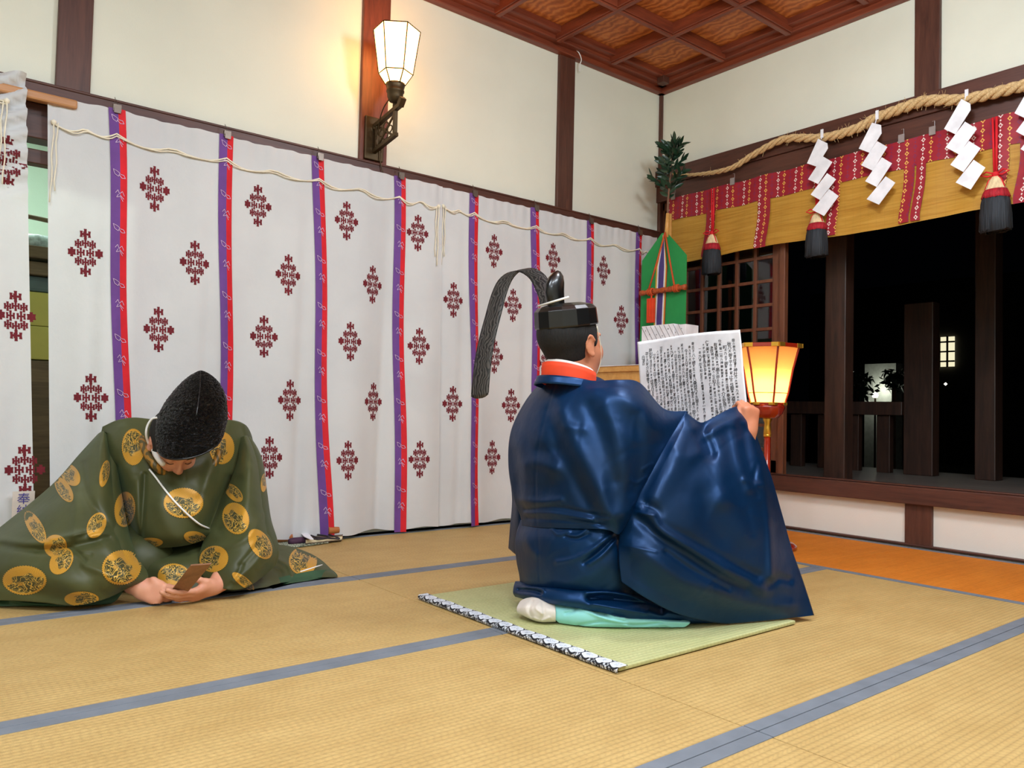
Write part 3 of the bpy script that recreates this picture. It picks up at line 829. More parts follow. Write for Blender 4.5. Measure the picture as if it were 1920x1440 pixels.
p0 = on(1763, 660, 'X', 17.95)
b = MB(); b.bb((17.93, p0[1] - .36, p0[2] - .40), (17.97, p0[1] + .36, p0[2] + .40)); wn = link('lit_window', b, emis('far_window_light', (1.0, .93, .62), .85), fb)
b = MB()
for k in range(-1, 2): b.bb((17.88, p0[1] + k * .2 - .02, p0[2] - .42), (17.92, p0[1] + k * .2 + .02, p0[2] + .42))
for k in (-1, 0, 1): b.bb((17.88, p0[1] - .38, p0[2] + k * .26 - .02), (17.92, p0[1] + .38, p0[2] + k * .26 + .02))
link('window_bars', b, M['gap'], wn)
p1 = on(1650, 722, 'X', 12.)
b = MB(); b.bb((12, p1[1] - .33, -.45), (12.3, p1[1] + .33, p1[2] + .45)); tag(link('garden_wall', b, simple('garden_wall_paint', (188, 190, 182), .9)), 'small pale wall lit by a garden lamp, far outside in the dark', 'wall')
p2 = on(1641, 741, 'X', 11.6)
gl = thing('garden_lamp', p2, 'small bright round garden lamp in front of the pale wall outside', 'lamp')
b = MB(); b.lathe([(0, -.06), (.05, -.04), (.06, 0), (.05, .04), (0, .06)], p2, 14); link('globe', b, emis('garden_globe', (.95, 1.0, .8), 9), gl, smooth=True)
b = MB(); b.tube([(p2[0], p2[1], -.45), (p2[0], p2[1], p2[2] - .05)], .02); link('post', b, M['gap'], gl)
p3 = on(1773, 720, 'X', 11.)
gl = thing('garden_lamp', p3, 'tiny distant light right of the short outside post', 'lamp')
b = MB(); b.lathe([(0, -.03), (.03, 0), (0, .03)], p3, 10); link('globe', b, emis('small_globe', (1.0, .97, .8), 3), gl)
b = MB(); b.tube([(p3[0], p3[1], -.45), (p3[0], p3[1], p3[2] - .03)], .015); link('post', b, M['gap'], gl)


def shrub(c, r, n, lab, sd):
    t = thing('shrub', (c[0], c[1], -.45), lab, 'shrub'); q = np.random.default_rng(sd); b = MB()
    for _ in range(n):
        d = q.normal(size=3); d /= np.linalg.norm(d); p = np.array(c) + d * r * q.uniform(.3, 1) * np.array((1, 1, .9)); a = q.normal(size=3); a /= np.linalg.norm(a); u = np.cross(a, d); u /= np.linalg.norm(u) + 1e-6
        L = q.uniform(.05, .10); b.add([p - a * L, p + u * L * .4, p + a * L, p - u * L * .4], [(0, 1, 2, 3)])
    link('leaves', b, M['leaf'], t); b = MB(); b.tube([(c[0], c[1], -.45), (c[0], c[1], c[2])], .04); link('stem', b, M['stem'], t)


shrub(on(1608, 715, 'X', 10.6) - np.array((0, 0, .1)), .38, 260, 'dark shrub left of the lit pale wall outside', 3)
shrub(on(1676, 712, 'X', 11.2), .28, 200, 'dark shrub in front of the right side of the lit pale wall outside', 4)
l = bpy.data.lights.new('garden_light', 'POINT'); l.energy = 5; l.shadow_soft_size = .05; l.color = (.95, 1, .85); o = bpy.data.objects.new('garden_light', l); COL.objects.link(o); o.location = Vector(p2.tolist()) + Vector((.15, 0, .12))

# ------------------------------------------------------------------ curtains
ELEM = []          # crest print: bars (x0,y0,x1,y1,w) in unit space


def crest_bars():
    B = []
    def star(cx, cy, sx, sy, big=False):
        w = .055 if big else .042
        w *= .90; B.append((cx, cy - sy, cx, cy + sy, w)); B.append((cx - sx, cy, cx + sx, cy, w))
        B.append((cx - sx, cy - sy * .55, cx - sx, cy + sy * .55, w * .95)); B.append((cx + sx, cy - sy * .55, cx + sx, cy + sy * .55, w * .95))
        if big: B.append((cx - .5 * w, cy - sy * .4, cx - .5 * w, cy + sy * .4, w * 1.3))
    star(0, .78, .26, .20, True); star(0, -.78, .26, .20, True)
    star(-.86, .0, .16, .17, True); star(.86, .0, .16, .17, True)
    for x in (-.46, .46):
        star(x, .36, .15, .17); star(x, -.36, .15, .17)
    star(0, .40, .17, .18); star(0, -.40, .17, .18)
    star(-.30, .0, .19, .19); star(.30, .0, .19, .19)
    return B


CB = crest_bars()


def curtain(name, lab, x0, x1, ribs, crests, fold, ztop=1.905, zbot=.02, ycurt=-.078, xtop=None, xbot=None):
    """fold(x,z)->y offset towards the room"""
    t = thing(name, ((x0 + x1) / 2, ycurt, ztop), lab, 'curtain', 'white crested curtains along the left wall')
    nx = int((x1 - x0) / .011) + 2; nz = 110

    def S(x, z):
        f = (x - x0) / (x1 - x0)
        if xtop: # edges drift from top to bottom
            k = np.clip((ztop - z) / (ztop - zbot), 0, 1)
            a = x0 + (xbot[0] - xtop[0]) * k; b = x1 + (xbot[1] - xtop[1]) * k; x = a + f * (b - a)
        return np.stack([x, ycurt - fold(x, z), z], -1)
    X, Z = np.meshgrid(np.linspace(x0, x1, nx), np.linspace(ztop, zbot, nz))
    Zw = Z.copy(); Zw[0] += .0015 * np.sin(X[0] * 60); Zw[-1] += .006 * np.sin(X[-1] * 21) + .004
    mb = MB(); mb.grid(S(X, Zw)); mb.cur = 1

    def patch(quad):     # quad of (x,z) corners, subdivided onto the cloth, lifted .8 mm
        q = np.array(quad); n = 4; a = np.linspace(0, 1, n)[:, None, None]; b_ = np.linspace(0, 1, 2)[None, :, None]
        p = (q[0] * (1 - a) + q[1] * a) * (1 - b_) + (q[3] * (1 - a) + q[2] * a) * b_
        P = S(p[..., 0], p[..., 1]); P[..., 1] -= .0015; mb.grid(P)
    for cx, cz in crests:
        for (ax, ay, bx, by, w) in CB:
            sx, sz = .057, .099
            A = np.array((ax, ay)); Bq = np.array((bx, by)); dd_ = Bq - A; dd_ = dd_ / (np.linalg.norm(dd_) + 1e-9); nn_ = np.array((-dd_[1], dd_[0]))
            wx = w * (1.7 if abs(dd_[1]) > .5 else 1.0)
            A = A - dd_ * w * .5; Bq = Bq + dd_ * w * .5
            mid = (A + Bq) / 2
            for u0, u1, k0, k1 in ((A, mid, 1.25, .85), (mid, Bq, .85, 1.25)):
                q = [u0 + nn_ * wx * k0 * .9, u1 + nn_ * wx * k1 * .9, u1 - nn_ * wx * k1 * .9, u0 - nn_ * wx * k0 * .9]
                patch([(cx + p[0] * sx, cz + p[1] * sz) for p in q])
    cl = link('cloth', mb, [M['curtain'], M['crest']], t, smooth=True)
    for (xa, xb) in ribs:
        zz_ = np.linspace(ztop + .002, zbot - .012, 90)
        xc = xa + (xb - xa) * (ztop - zz_) / ztop + .006 * np.sin(zz_ * 5 + xa * 9)
        rb = MB(); wdt = .066
        for ci, (u0, u1) in enumerate(((-.5, .06), (.06, .5))):
            rb.cur = ci; P = np.zeros((len(zz_), 4, 3))
            for j, u in enumerate(np.linspace(u0, u1, 4)): P[:, j] = S(xc + u * wdt, zz_); P[:, j, 1] -= .004 + .004 * math.cos(u * 3)
            rb.grid(P)
        rb.cur = 2      # line-drawn butterfly and bird motifs
        for mz in np.arange(ztop - .045, .06, -.232):
            for kind, dz in ((0, 0), (1, -.088)):
                x = float(np.interp(mz + dz, zz_[::-1], xc[::-1])); z = mz + dz
                shp = [[(-.024, .018), (-.018, -.002), (-.004, -.010), (.002, .004), (-.010, .012), (-.024, .018)], [(.0, -.004), (.010, -.016), (.024, -.014), (.018, -.002), (.004, .0)]] if kind == 0 else [[(-.016, .006), (-.006, .020), (.0, .004), (.012, .016), (.020, -.002)], [(-.004, .002), (-.012, -.012), (.004, -.006), (.014, -.026)], [(.002, .0), (.018, -.016)]]
                for ln in shp:
                    for (p, q) in zip(ln[:-1], ln[1:]):
                        p = np.array(p); q = np.array(q); d_ = (q - p) / (np.linalg.norm(q - p) + 1e-9); n_ = np.array((-d_[1], d_[0])) * .0011
                        Q = [S(np.array(x + a_[0]), np.array(z + a_[1])) - np.array((0, .0105, 0)) for a_ in (p + n_, q + n_, q - n_, p - n_)]
                        rb.add(Q, [(0, 1, 2, 3)])
        link('ribbon', rb, [M['purple'], M['red'], M['motif']], t, smooth=True)
        # spring clip holding the curtain to the beam
        x = xa; kb = MB(); kb.box((x + .004, ycurt - .016, ztop + .004), (.032, .014, .030)); kb.box((x + .004, ycurt - .026, ztop - .008), (.026, .004, .022))
        kb.tube([(x - .006, ycurt - .018, ztop + .015), (x - .003, ycurt + .0, ztop + .055), (x + .006, ycurt - .016, ztop + .018)], .0016, 6)
        link('clip', kb, M['clip'], t, bevel=.002)
    # drawn cord, caught at every ribbon and sagging in between
    xs = [x0 + .02] + [r_[0] for r_ in ribs] + [x1 - .015]; pts = []
    for a, b_ in zip(xs[:-1], xs[1:]):
        for f in np.linspace(0, 1, 14)[:-1]:
            x = a + (b_ - a) * f; z = ztop - .108 - .030 * abs(math.sin(f * math.pi * 2)) ** .9 * min(1, (b_ - a) / .3)
            pts.append(S(np.array(x), np.array(z)) - np.array((0, .009 + .003 * math.sin(x * 40), 0)))
    cb = MB(); cb.tube(pts, .0038, 7)
    pts2 = [p + np.array((0, -.002, -.006 + .006 * math.sin(i * .9))) for i, p in enumerate(pts)]; cb.tube(pts2, .0030, 6)
    for e in (0, -1):
        for k in (0, 1):
            p = pts[e] + np.array((.014 * k * (1 if e == 0 else -1), -.006, 0)); cb.tube([p + np.array((.003 * math.sin(i * 1.7 + k), 0, -.33 * i / 7 * (1 - .15 * k))) for i in range(8)], .0028, 6)
        cb.lathe([(0, -.012), (.010, -.006), (.011, .004), (0, .012)], pts[e] + np.array((0, -.006, 0)), 8)
    link('drawcord', cb, M['cord'], t, smooth=True)
    return t


def mkfold(ribx, seed, amp=1.0):
    q = np.random.default_rng(seed); ph = q.uniform(0, 6.28, 8); fr_ = q.uniform(3, 17, 8); zr = q.uniform(-1.2, 1.2, 8)
    def f(x, z):
        x = np.asarray(x, float); z = np.asarray(z, float); k = np.clip((1.95 - z) / 1.9, 0, 1)
        y = sum(math.cos(ph[i]) * np.sin(fr_[i] * x + ph[i] + zr[i] * z) for i in range(8)) * .0105 * (.25 + k) * amp
        y = y + .0035 * np.clip(1 - k * 11, 0, 1) * np.sin(x * 95 + 2 * np.sin(x * 13))      # gathered heading
        y = y + .0016 * np.clip(1 - k * 5, 0, 1) * np.sin(x * 60)
        for r_ in ribx:
            d = x - r_; y = y - .020 * k * np.exp(-((d + .055) / .03) ** 2) * amp + .012 * k * np.exp(-(d / .06) ** 2) - .012 * k * np.exp(-((d - .06) / .025) ** 2) * amp
        y = y + .010 * np.clip(k - .80, 0, 1) * 4 * (.6 + .4 * np.sin(x * 4.3))
        return y + .004
    return f


cc = lambda L: [tuple(on(x, y, 'Y', -.085)[[0, 2]]) for x, y in L]
rA = [(-3.575, -3.545), (-3.110, -3.10), (-2.650, -2.606), (-2.185, -2.152)]
rB = [(-1.694, -1.668), (-1.230, -1.215), (-.764, -.755), (-.296, -.29)]
curtain('curtain', 'large white curtain printed with maroon diamond crests, behind the kneeling man in green', -3.825, -1.912, rA,
        cc([(147, 472), (286, 352), (355, 492), (283, 616), (144, 745), (482, 384), (533, 515), (485, 630), (530, 750), (487, 858), (647, 414), (695, 533), (647, 640), (695, 753), (636, 863), (781, 437), (779, 649), (776, 861), (300, 870), (400, 900)]),
        mkfold([a for a, b_ in rA], 5), xtop=(-3.825, -1.912), xbot=(-3.74, -1.885))
curtain('curtain', 'narrower white crested curtain running into the room corner, behind the man in blue', -1.925, -.10, rB,
        cc([(848, 562), (928, 470), (928, 668), (844, 757), (922, 858), (962, 572), (957, 760), (1037, 485), (1020, 682), (1134, 507), (1165, 600), (1080, 600), (1060, 780)]),
        mkfold([a for a, b_ in rB], 9), ycurt=-.072, xtop=(-1.925, -.10), xbot=(-1.89, -.10))


def foldC(x, z):
    k = np.clip((1.95 - np.asarray(z, float)) / .5, 0, 1)
    return .010 + (.030 * (1 - k) + .006) * np.sin(np.asarray(x) * (46 - 10 * k)) + .012 * np.sin(x * 17 + z * 2)


tC = curtain('curtain', 'leftmost white curtain, bunched over the beam and cut by the picture edge', -4.62, -3.905, [],
             cc([(5, 302), (2, 590), (0, 882), (-150, 300), (-150, 700)]), foldC, ztop=1.955, zbot=.03, ycurt=-.085, xtop=(-4.62, -3.905), xbot=(-4.6, -3.80))
b = MB(); o_ = on(40, 940, 'Y', -.11); b.box((o_[0] + .006, -.118, o_[2] - .02), (.075, .003, .12)); lb = link('name_patch', b, simple('patch_cloth', (216, 204, 190), .8), tC); lb['label'] = 'small beige name patch with blue characters'


def textmesh(body, size, mat, parent, name, origin, xdir, ydir, off=.0, space=1.0, align='CENTER'):
    cu = bpy.data.curves.new('text', 'FONT'); cu.body = body; cu.size = size; cu.align_x = align; cu.space_line = space; cu.resolution_u = 2
    o = bpy.data.objects.new('text', cu); COL.objects.link(o)
    me = bpy.data.meshes.new_from_object(o.evaluated_get(bpy.context.evaluated_depsgraph_get()))
    V = np.empty(len(me.vertices) * 3); me.vertices.foreach_get('co', V); V = V.reshape(-1, 3)
    F_ = [tuple(p.vertices) for p in me.polygons]
    bpy.data.objects.remove(o); bpy.data.curves.remove(cu); bpy.data.meshes.remove(me)
    mb = MB()
    if len(V):
        X_ = np.array(xdir, float); Y_ = np.array(ydir, float); N_ = np.cross(X_, Y_)
        mb.add(np.array(origin) + V[:, :1] * X_ + V[:, 1:2] * Y_ + N_ * off, F_)
    if parent is None: return V, F_
    return link(name, mb, mat, parent)


textmesh('奉\n納', .046, simple('blue_ink', (70, 66, 150), .8), lb, 'characters', (o_[0] + .006, -.1215, o_[2] - .005), (1, 0, 0), (0, 0, 1))
# tan rail under the beam at the curtain gap
b = MB(); b.bb((-4.05, -.092, 1.868), (-3.718, -.050, 1.905)); tag(link('curtain_rail', b, M['wood_rail'], bevel=.008), 'short tan wooden rail end between the two left curtains', 'rail')
b = MB(); b.tube([(-3.2, -.086, 1.965), (-3.2, -.05, 2.03)], .0001, 4)

# ------------------------------------------------------------------ blind with brocade, hooks, tassels
bl = thing('bamboo_blind', (-.07, -1.6, 2.16), 'golden bamboo blind with red diamond brocade, hanging across the top of the opening', 'blind')
Y0, Y1 = -.130, -3.9
yy = np.linspace(Y0, Y1, 240); zt = 2.165
zlow = lambda y: 1.712 + .008 * np.sin(y * 5)


def bx(y, z):   # slight belly and the curled lower edge
    k = (zt - z) / .45
    return -.062 - .018 * np.sin(np.clip(k, 0, 1) * math.pi) * (.6 + .4 * np.sin(y * 3.1)) - .020 * np.clip(k - .82, 0, 1) * 4 + .004 * np.sin(y * 23 + z * 9)


def sheet(ya, yb, za, zb, n, m, off, wig=None):
    Yg, Zg = np.meshgrid(np.linspace(ya, yb, n), np.linspace(za, zb, m)); Yw = Yg.copy()
    if wig is not None: Yw = Yg + wig(Zg)
    P = np.stack([bx(Yw, Zg) - off, Yw, Zg], -1); U = np.stack([-(Yw if wig is None else Yg), Zg], -1)
    return P, U


mb = MB(); P, U = sheet(Y0, Y1, zt - .10, 1.712, 300, 26, 0); P[..., 2] += (.008 * np.sin(P[..., 1] * 5)) * (zt - P[..., 2]) / .45; mb.grid(P, U)
P2 = P[-3:].copy()[::-1]; P2[..., 0] += .014; P2[..., 2] += .010; mb.grid(P2, U[-3:][::-1])
link('slats', mb, M['blind'], bl, smooth=True)
mb = MB(); P, U = sheet(Y0, Y1, zt + .004, 2.012, 300, 8, .005); P[..., 2] += .003 * np.sin(P[..., 1] * 19) ; mb.grid(P, U); link('brocade_band', mb, M['brocade'], bl, smooth=True)
wigf = lambda z: .030 * np.clip((1.95 - z) / .25, 0, 1) ** 1.5 * np.sin((1.95 - z) * 11) * 1.0 + .012 * np.clip((1.95 - z) / .2, 0, 1)
for yc, wd in ((-.150, .035), (-.510, .075), (-.915, .085), (-1.385, .065), (-1.800, .055), (-1.862, .05), (-2.245, .06), (-2.345, .05), (-2.75, .07), (-3.2, .07), (-3.66, .07)):
    mb = MB(); P, U = sheet(yc - wd / 2, yc + wd / 2, 2.03, 1.716, 6, 24, .009, wigf); mb.grid(P, U); link('brocade_strip', mb, M['brocade'], bl, smooth=True)
for px_, py_ in ((1262, 368), (1373, 344), (1690, 262), (1748, 243), (1960, 180)):
    p = on(px_, py_, 'X', -.075); b = MB(); b.box((p[0], p[1], 2.178), (.006, .032, .045)); b.tube([(-.06, p[1] - .006, 2.20), (-.062, p[1] - .006, 2.232), (-.062, p[1] + .006, 2.232)], .0015, 5)
    link('hook', b, M['clear'], bl, bevel=.002)


def tassel(px_, z, s, lab, hang=None, x=-.105):
    y = on(px_, 500, 'X', x)[1] if z is None else px_
    t = thing('tassel', (x, y, z), lab, 'tassel', 'black, red and cream tassels on the blind')
    Z = z; b = MB()
    b.tube([(x + .012, y, 2.16), (x + .01, y, Z + .02 * s)], .006, 7); b.tube([(x + .012, y + .018, 2.16), (x + .01, y + .01, Z + .02 * s)], .005, 7)
    for sg in (-1, 1):      # bow
        b.tube([(x, y, Z), (x - .01, y + sg * .04 * s, Z + .018 * s), (x - .012, y + sg * .068 * s, Z + .004 * s), (x - .01, y + sg * .035 * s, Z - .008 * s), (x, y, Z)], .0045 * s, 6)
        b.tube([(x, y, Z), (x - .008, y + sg * .03 * s, Z - .03 * s), (x - .01, y + sg * .045 * s, Z - .075 * s)], .004 * s, 6)
    b.lathe([(0, .018 * s), (.016 * s, .010 * s), (.018 * s, 0), (.014 * s, -.012 * s), (0, -.02 * s)], (x, y, Z), 10)
    link('knotted_cord', b, M['red'], t, smooth=True)

    def skirt(prof, n=72, j=.05, seed=1):
        q = np.random.default_rng(seed); b = MB(); vs = []
        for i, (r, z_) in enumerate(prof):
            for k in range(n):
                a = 2 * math.pi * k / n; rr = r * (1 + j * (math.sin(k * 2.7) * .6 + q.uniform(-.4, .4)) * (.4 + i / len(prof))); dz = q.uniform(-.010, .006) * s if i == len(prof) - 1 else 0
                vs.append((x + rr * math.cos(a) * .8, y + rr * math.sin(a), Z + z_ * s + dz))
        m = len(prof); fs = [(i * n + k, i * n + (k + 1) % n, (i + 1) * n + (k + 1) % n, (i + 1) * n + k) for i in range(m - 1) for k in range(n)]
        b.add(vs, fs + [tuple(range(n))[::-1], tuple((m - 1) * n + k for k in range(n))]); return b
    link('cream_head', skirt([(.014 * s, -.010), (.030 * s, -.030), (.042 * s, -.062), (.050 * s, -.085)], 48, .06), M['tassel_cream'], t, smooth=True)
    link('red_band', skirt([(.052 * s, -.080), (.060 * s, -.100), (.066 * s, -.122)], 60, .05), M['tassel_red'], t, smooth=True)
    link('black_fringe', skirt([(.060 * s, -.116), (.066 * s, -.15), (.070 * s, -.21), (.072 * s, -.29)], 80, .09), M['tassel_black'], t, smooth=True)
    return t


tassel(-.545, 1.86, .92, 'small black tassel with a red cord hanging over the lattice window')
tassel(-1.285, 1.865, .90, 'black and red tassel below the first paper streamer, between window and dark opening')
tassel(-2.225, 1.872, .95, 'big black tassel at the right edge of the blind')

# ------------------------------------------------------------------ straw rope
rp = [(1262, 326), (1290, 328), (1326, 325), (1355, 320), (1380, 311), (1411, 291), (1457, 266), (1488, 259), (1546, 258), (1604, 242), (1642, 222), (1700, 200), (1739, 189), (1804, 187), (1854, 177), (1920, 160), (1990, 140), (2080, 118)]
rpts = cr(np.array([on(x, y, 'X', -.095) for x, y in rp]), 260)
arc = np.concatenate([[0], np.cumsum(np.linalg.norm(np.diff(rpts, axis=0), axis=1))])
rad = np.interp(arc, [0, .5, 1.0, 1.6, 2.6, 4], [.007, .014, .020, .0235, .0235, .024]) * .62
rope = thing('straw_rope', rpts[0], 'thick twisted straw rope swagged along the dark beam above the opening', 'rope')
b = MB()
for k in range(3):
    P = []
    for i, p in enumerate(rpts):
        t_ = rpts[min(i + 1, 259)] - rpts[max(i - 1, 0)]; t_ /= np.linalg.norm(t_); n1 = np.cross(t_, (0, 0, 1)); n1 /= np.linalg.norm(n1); n2 = np.cross(t_, n1)
        a = -arc[i] / .027 * 1.0 * (1.25 - .2 * min(1, arc[i])) * 1.0 + k * 2 * math.pi / 3
        P.append(p + rad[i] * 1.12 * (math.cos(a) * n1 + math.sin(a) * n2))
    b.tube(P, [r_ * .98 for r_ in rad], 10)
link('strands', b, M['straw'], rope, smooth=True)
b = MB(); q = np.random.default_rng(11)
for _ in range(240):
    i = int(np.clip(q.normal(160, 60), 10, 255)); p = rpts[i]; a = q.uniform(0, 6.28); d_ = np.array((-abs(math.cos(a)) * .6, q.uniform(-1, 1), math.sin(a) * .9)); d_ /= np.linalg.norm(d_); L = q.uniform(.008, .032)
    p0_ = p + d_ * rad[i] * 1.5; b.tube([p0_, p0_ + d_ * L * .5, p0_ + d_ * L + np.array((0, 0, q.uniform(-.01, .01)))], .0008, 3)
fz = link('loose_straws', b, M['straw'], rope); fz['kind'] = 'stuff'

# paper streamers (zigzag) hung from the rope; outlines measured on a plane just in front of the rope
SH = [([[(135, 560), (205, 595), (210, 632), (125, 770), (52, 745)], [(170, 705), (243, 735), (135, 900), (65, 870)], [(200, 830), (270, 865), (150, 1020), (85, 985)], [(215, 950), (290, 990), (180, 1140), (97, 1100)]], 'first white zigzag paper streamer from the room corner, above the middle tassel', (165, 520)),
      ([[(540, 440), (608, 458), (612, 520), (520, 665), (440, 635)], [(575, 590), (655, 622), (545, 800), (465, 765)], [(610, 712), (690, 745), (575, 922), (495, 885)], [(640, 855), (715, 890), (592, 1055), (506, 1020)]], 'second white zigzag paper streamer from the room corner, over the bamboo blind', (578, 380)),
      ([[(1210, 262), (1278, 298), (1280, 345), (1165, 527), (1080, 487)], [(1235, 445), (1327, 487), (1190, 677), (1100, 630)], [(1265, 590), (1355, 632), (1225, 810), (1135, 762)], [(1300, 732), (1390, 777), (1280, 942), (1175, 895)]], 'third white zigzag paper streamer, below the upper right wall post', (1250, 225))]
SH.append(([[(x + 528, y - 118) for x, y in q_] for q_ in SH[2][0]], 'fourth white zigzag paper streamer, cut by the right edge of the picture', (1250 + 528, 225 - 118)))
for panels, lab, topp in SH:
    tp = on(1500 + topp[0] / 4, 120 + topp[1] / 4, 'X', -.12)
    t = thing('paper_streamer', tp, lab, 'paper streamer', 'white zigzag papers on the rope'); b = MB(); prev = None
    for k, q_ in enumerate(panels):
        xo = -.126 - (.004 if k % 2 else 0) - .006 * k; P = [on(1500 + x / 4, 120 + y / 4, 'X', xo) for x, y in q_]
        if k: P[0] = P[0] + np.array((.004, 0, .010)); P[-1] = P[-1] + np.array((.002, .006, .006))
        b.prism(P, (.0012, 0, 0))
    link('folded_paper', b, M['paper'], t)
    b = MB(); b.box(tp + np.array((0, 0, -.002)), (.006, .016, .05)); b.tube([tp + np.array((0, 0, -.01)), on(1500 + (panels[0][0][0] + 25) / 4, 120 + (panels[0][0][1] + 6) / 4, 'X', -.124)], .003, 5)
    link('paper_tab', b, M['paper'], t)

# ------------------------------------------------------------------ wall lamp
lamp = thing('wall_lamp', (-2.31, -.03, 2.05), 'lit hexagonal white glass wall lamp on a bronze bracket, fixed to the reddish post', 'lamp')
LX, LY = -2.318, -.245
b = MB(); b.bb((-2.372, -.040, 1.975), (-2.262, -.022, 2.205)); b.box((-2.317, -.044, 2.15), (.03, .02, .03)); link('back_plate', b, M['iron'], lamp, bevel=.004)
br_ = MB()
def bar(b, a, c_, w, h): 
    a = np.array(a, float); c_ = np.array(c_, float); d_ = c_ - a; L = np.linalg.norm(d_); R_ = frame(d_, (0, 0, 1) if abs(d_[2] / L) < .9 else (0, 1, 0)); b.box((a + c_) / 2, (L, w, h), R_)
bar(br_, (LX, -.04, 2.155), (LX, -.30, 2.195), .024, .022); bar(br_, (LX, -.296, 2.19), (LX, -.325, 2.225), .030, .028)
bar(br_, (LX, -.04, 2.02), (LX, -.27, 2.055), .022, .020); bar(br_, (LX, -.252, 2.05), (LX, -.252, 2.19), .020, .018); bar(br_, (LX, -.06, 2.02), (LX, -.06, 2.16), .018, .018)
for s1 in (0, 1): bar(br_, (LX, -.065, 2.03 + .12 * s1), (LX, -.248, 2.17 - .12 * s1), .008, .012)
br_.lathe([(.0, -.010), (.012, -.006), (.012, .006), (0, .010)], (LX, -.157, 2.10), 10, R=np.array(((0, 0, 1), (0, 1, 0), (1, 0, 0))))
for cx_, cz_ in ((-.115, 2.10), (-.2, 2.10), (-.157, 2.075), (-.157, 2.128)):
    pts = [(LX, cx_ + .024 * math.cos(a), cz_ + .018 * math.sin(a)) for a in np.linspace(0, 2 * math.pi, 13)]; br_.tube(pts, .004, 5)
link('bracket', br_, M['iron'], lamp, bevel=.002)
b = MB(); b.tube([(LX, LY, 2.19), (LX, LY, 2.225)], .012, 10); b.lathe([(.010, 2.22), (.030, 2.228), (.040, 2.25), (.042, 2.272), (.046, 2.276), (.046, 2.284), (.042, 2.288), (.048, 2.306), (.050, 2.318)], (LX, LY, 0), 20); link('cup', b, M['iron'], lamp, smooth=True)
HR = [(.050, 2.315), (.086, 2.370), (.118, 2.595)]
b = MB(); b.lathe([HR[0], HR[1], HR[2]], (LX, LY, 0), 6, rot=.45, cap=False); shd = link('glass_shade', b, M['shade'], lamp)
b = MB()
for k in range(6):
    a = .45 + k * math.pi / 3; pp = [np.array((LX + (r_ + .001) * math.cos(a), LY + (r_ + .001) * math.sin(a), z_)) for r_, z_ in HR]; b.tube(pp, .0032, 5)
    a2 = a + math.pi / 3
    for r_, z_ in HR: b.tube([(LX + r_ * math.cos(a), LY + r_ * math.sin(a), z_), (LX + r_ * math.cos(a2), LY + r_ * math.sin(a2), z_)], .0032, 5)
link('leading', b, M['iron'], lamp, smooth=True)
b = MB(); b.tube(cr(np.array([(LX - .02, LY + .01, 2.25), (LX - .03, LY + .07, 2.20), (LX - .01, -.10, 2.14), (LX + .02, -.05, 2.07), (LX + .03, -.06, 2.02), (LX + .03, -.055, 1.97), (LX + .045, -.06, 1.91)]), 30), .0032, 6); link('cable', b, M['iron'], lamp, smooth=True)

# loose white wire at the ceiling corner post
b = MB(); b.tube(cr(np.array([on(1083, 70, 'Y', -.10), on(1078, 88, 'Y', -.08), on(1086, 100, 'Y', -.058), on(1090, 112, 'Y', -.055), on(1087, 122, 'Y', -.045), on(1087, 135, 'Y', -.028)]), 24), .0035, 6)
tag(link('wire', b, M['whitecord'], smooth=True), 'short white wire hanging from the ceiling moulding above a wall post', 'wire')

# ------------------------------------------------------------------ seat mat
GZ0, GZ1 = (-2.800, -2.322), (-1.50, -1.385)
go = thing('rush_seat_mat', (-2.2, -1.85, 0), 'pale green rush seat mat with black and white edge, under the man in blue', 'mat')
b = MB(); b.bb((-2.80, -2.322, .001), (-1.985, -1.385, .012)); link('rush_surface', b, M['goza'], go, bevel=.003)
for xa in (-2.812,):
    b = MB(); n_ = 60; yy_ = np.linspace(-2.330, -1.378, n_); wv_ = .0018 * np.sin(yy_ * 40)
    prof = [(-.0015, .001), (-.004, .008), (0, .0145), (.034, .0150), (.037, .0125)]
    P = np.array([[(xa + dx, y, max(.001, dz + w_ * .6)) for dx, dz in prof] for y, w_ in zip(yy_, wv_)]); U = np.array([[(y, (j - 2.5) * .0125 - .0) for j, _ in enumerate(prof)] for y in yy_])
    for i, yv in enumerate(yy_): U[i, :, 1] = [-.022, -.020, -.0165, .0165, .018]
    b.grid(P, U); link('patterned_edge', b, M['goza_edge'], go, solid=.001)

# ------------------------------------------------------------------ paper lantern on stand
LC = np.array((-.75, on(1440, 700, 'X', -.75)[1]))
dl = (LC[0] - CAM[0]) * FW[0] + (LC[1] - CAM[1]) * FW[1]; zl = lambda py: float(on(1440, py, 'X', -.75)[2])
lant = thing('paper_lantern', (LC[0], LC[1], 0), 'lit six-sided paper lantern with red lacquered frame and gold fittings, on a red stand', 'lantern')
Rt = 55 / F_PX * dl; Rb = 30 / F_PX * dl; Zt, Zb, Zm = zl(650), zl(757), zl(737); Rm = 36 / F_PX * dl
rot = math.atan2(-FW[1], -FW[0]) + 0.0
prof = [(Rb, Zb), (Rm, Zm), (Rm + (Rt - Rm) * .42, Zm + (Zt - Zm) * .5), (Rt, Zt)]
b = MB(); b.lathe([(r_ * .985, z_) for r_, z_ in prof], (LC[0], LC[1], 0), 6, rot=rot, cap=False); link('paper_shade', b, M['lantern_paper'], lant, solid=.0008)
b = MB(); gd = MB()
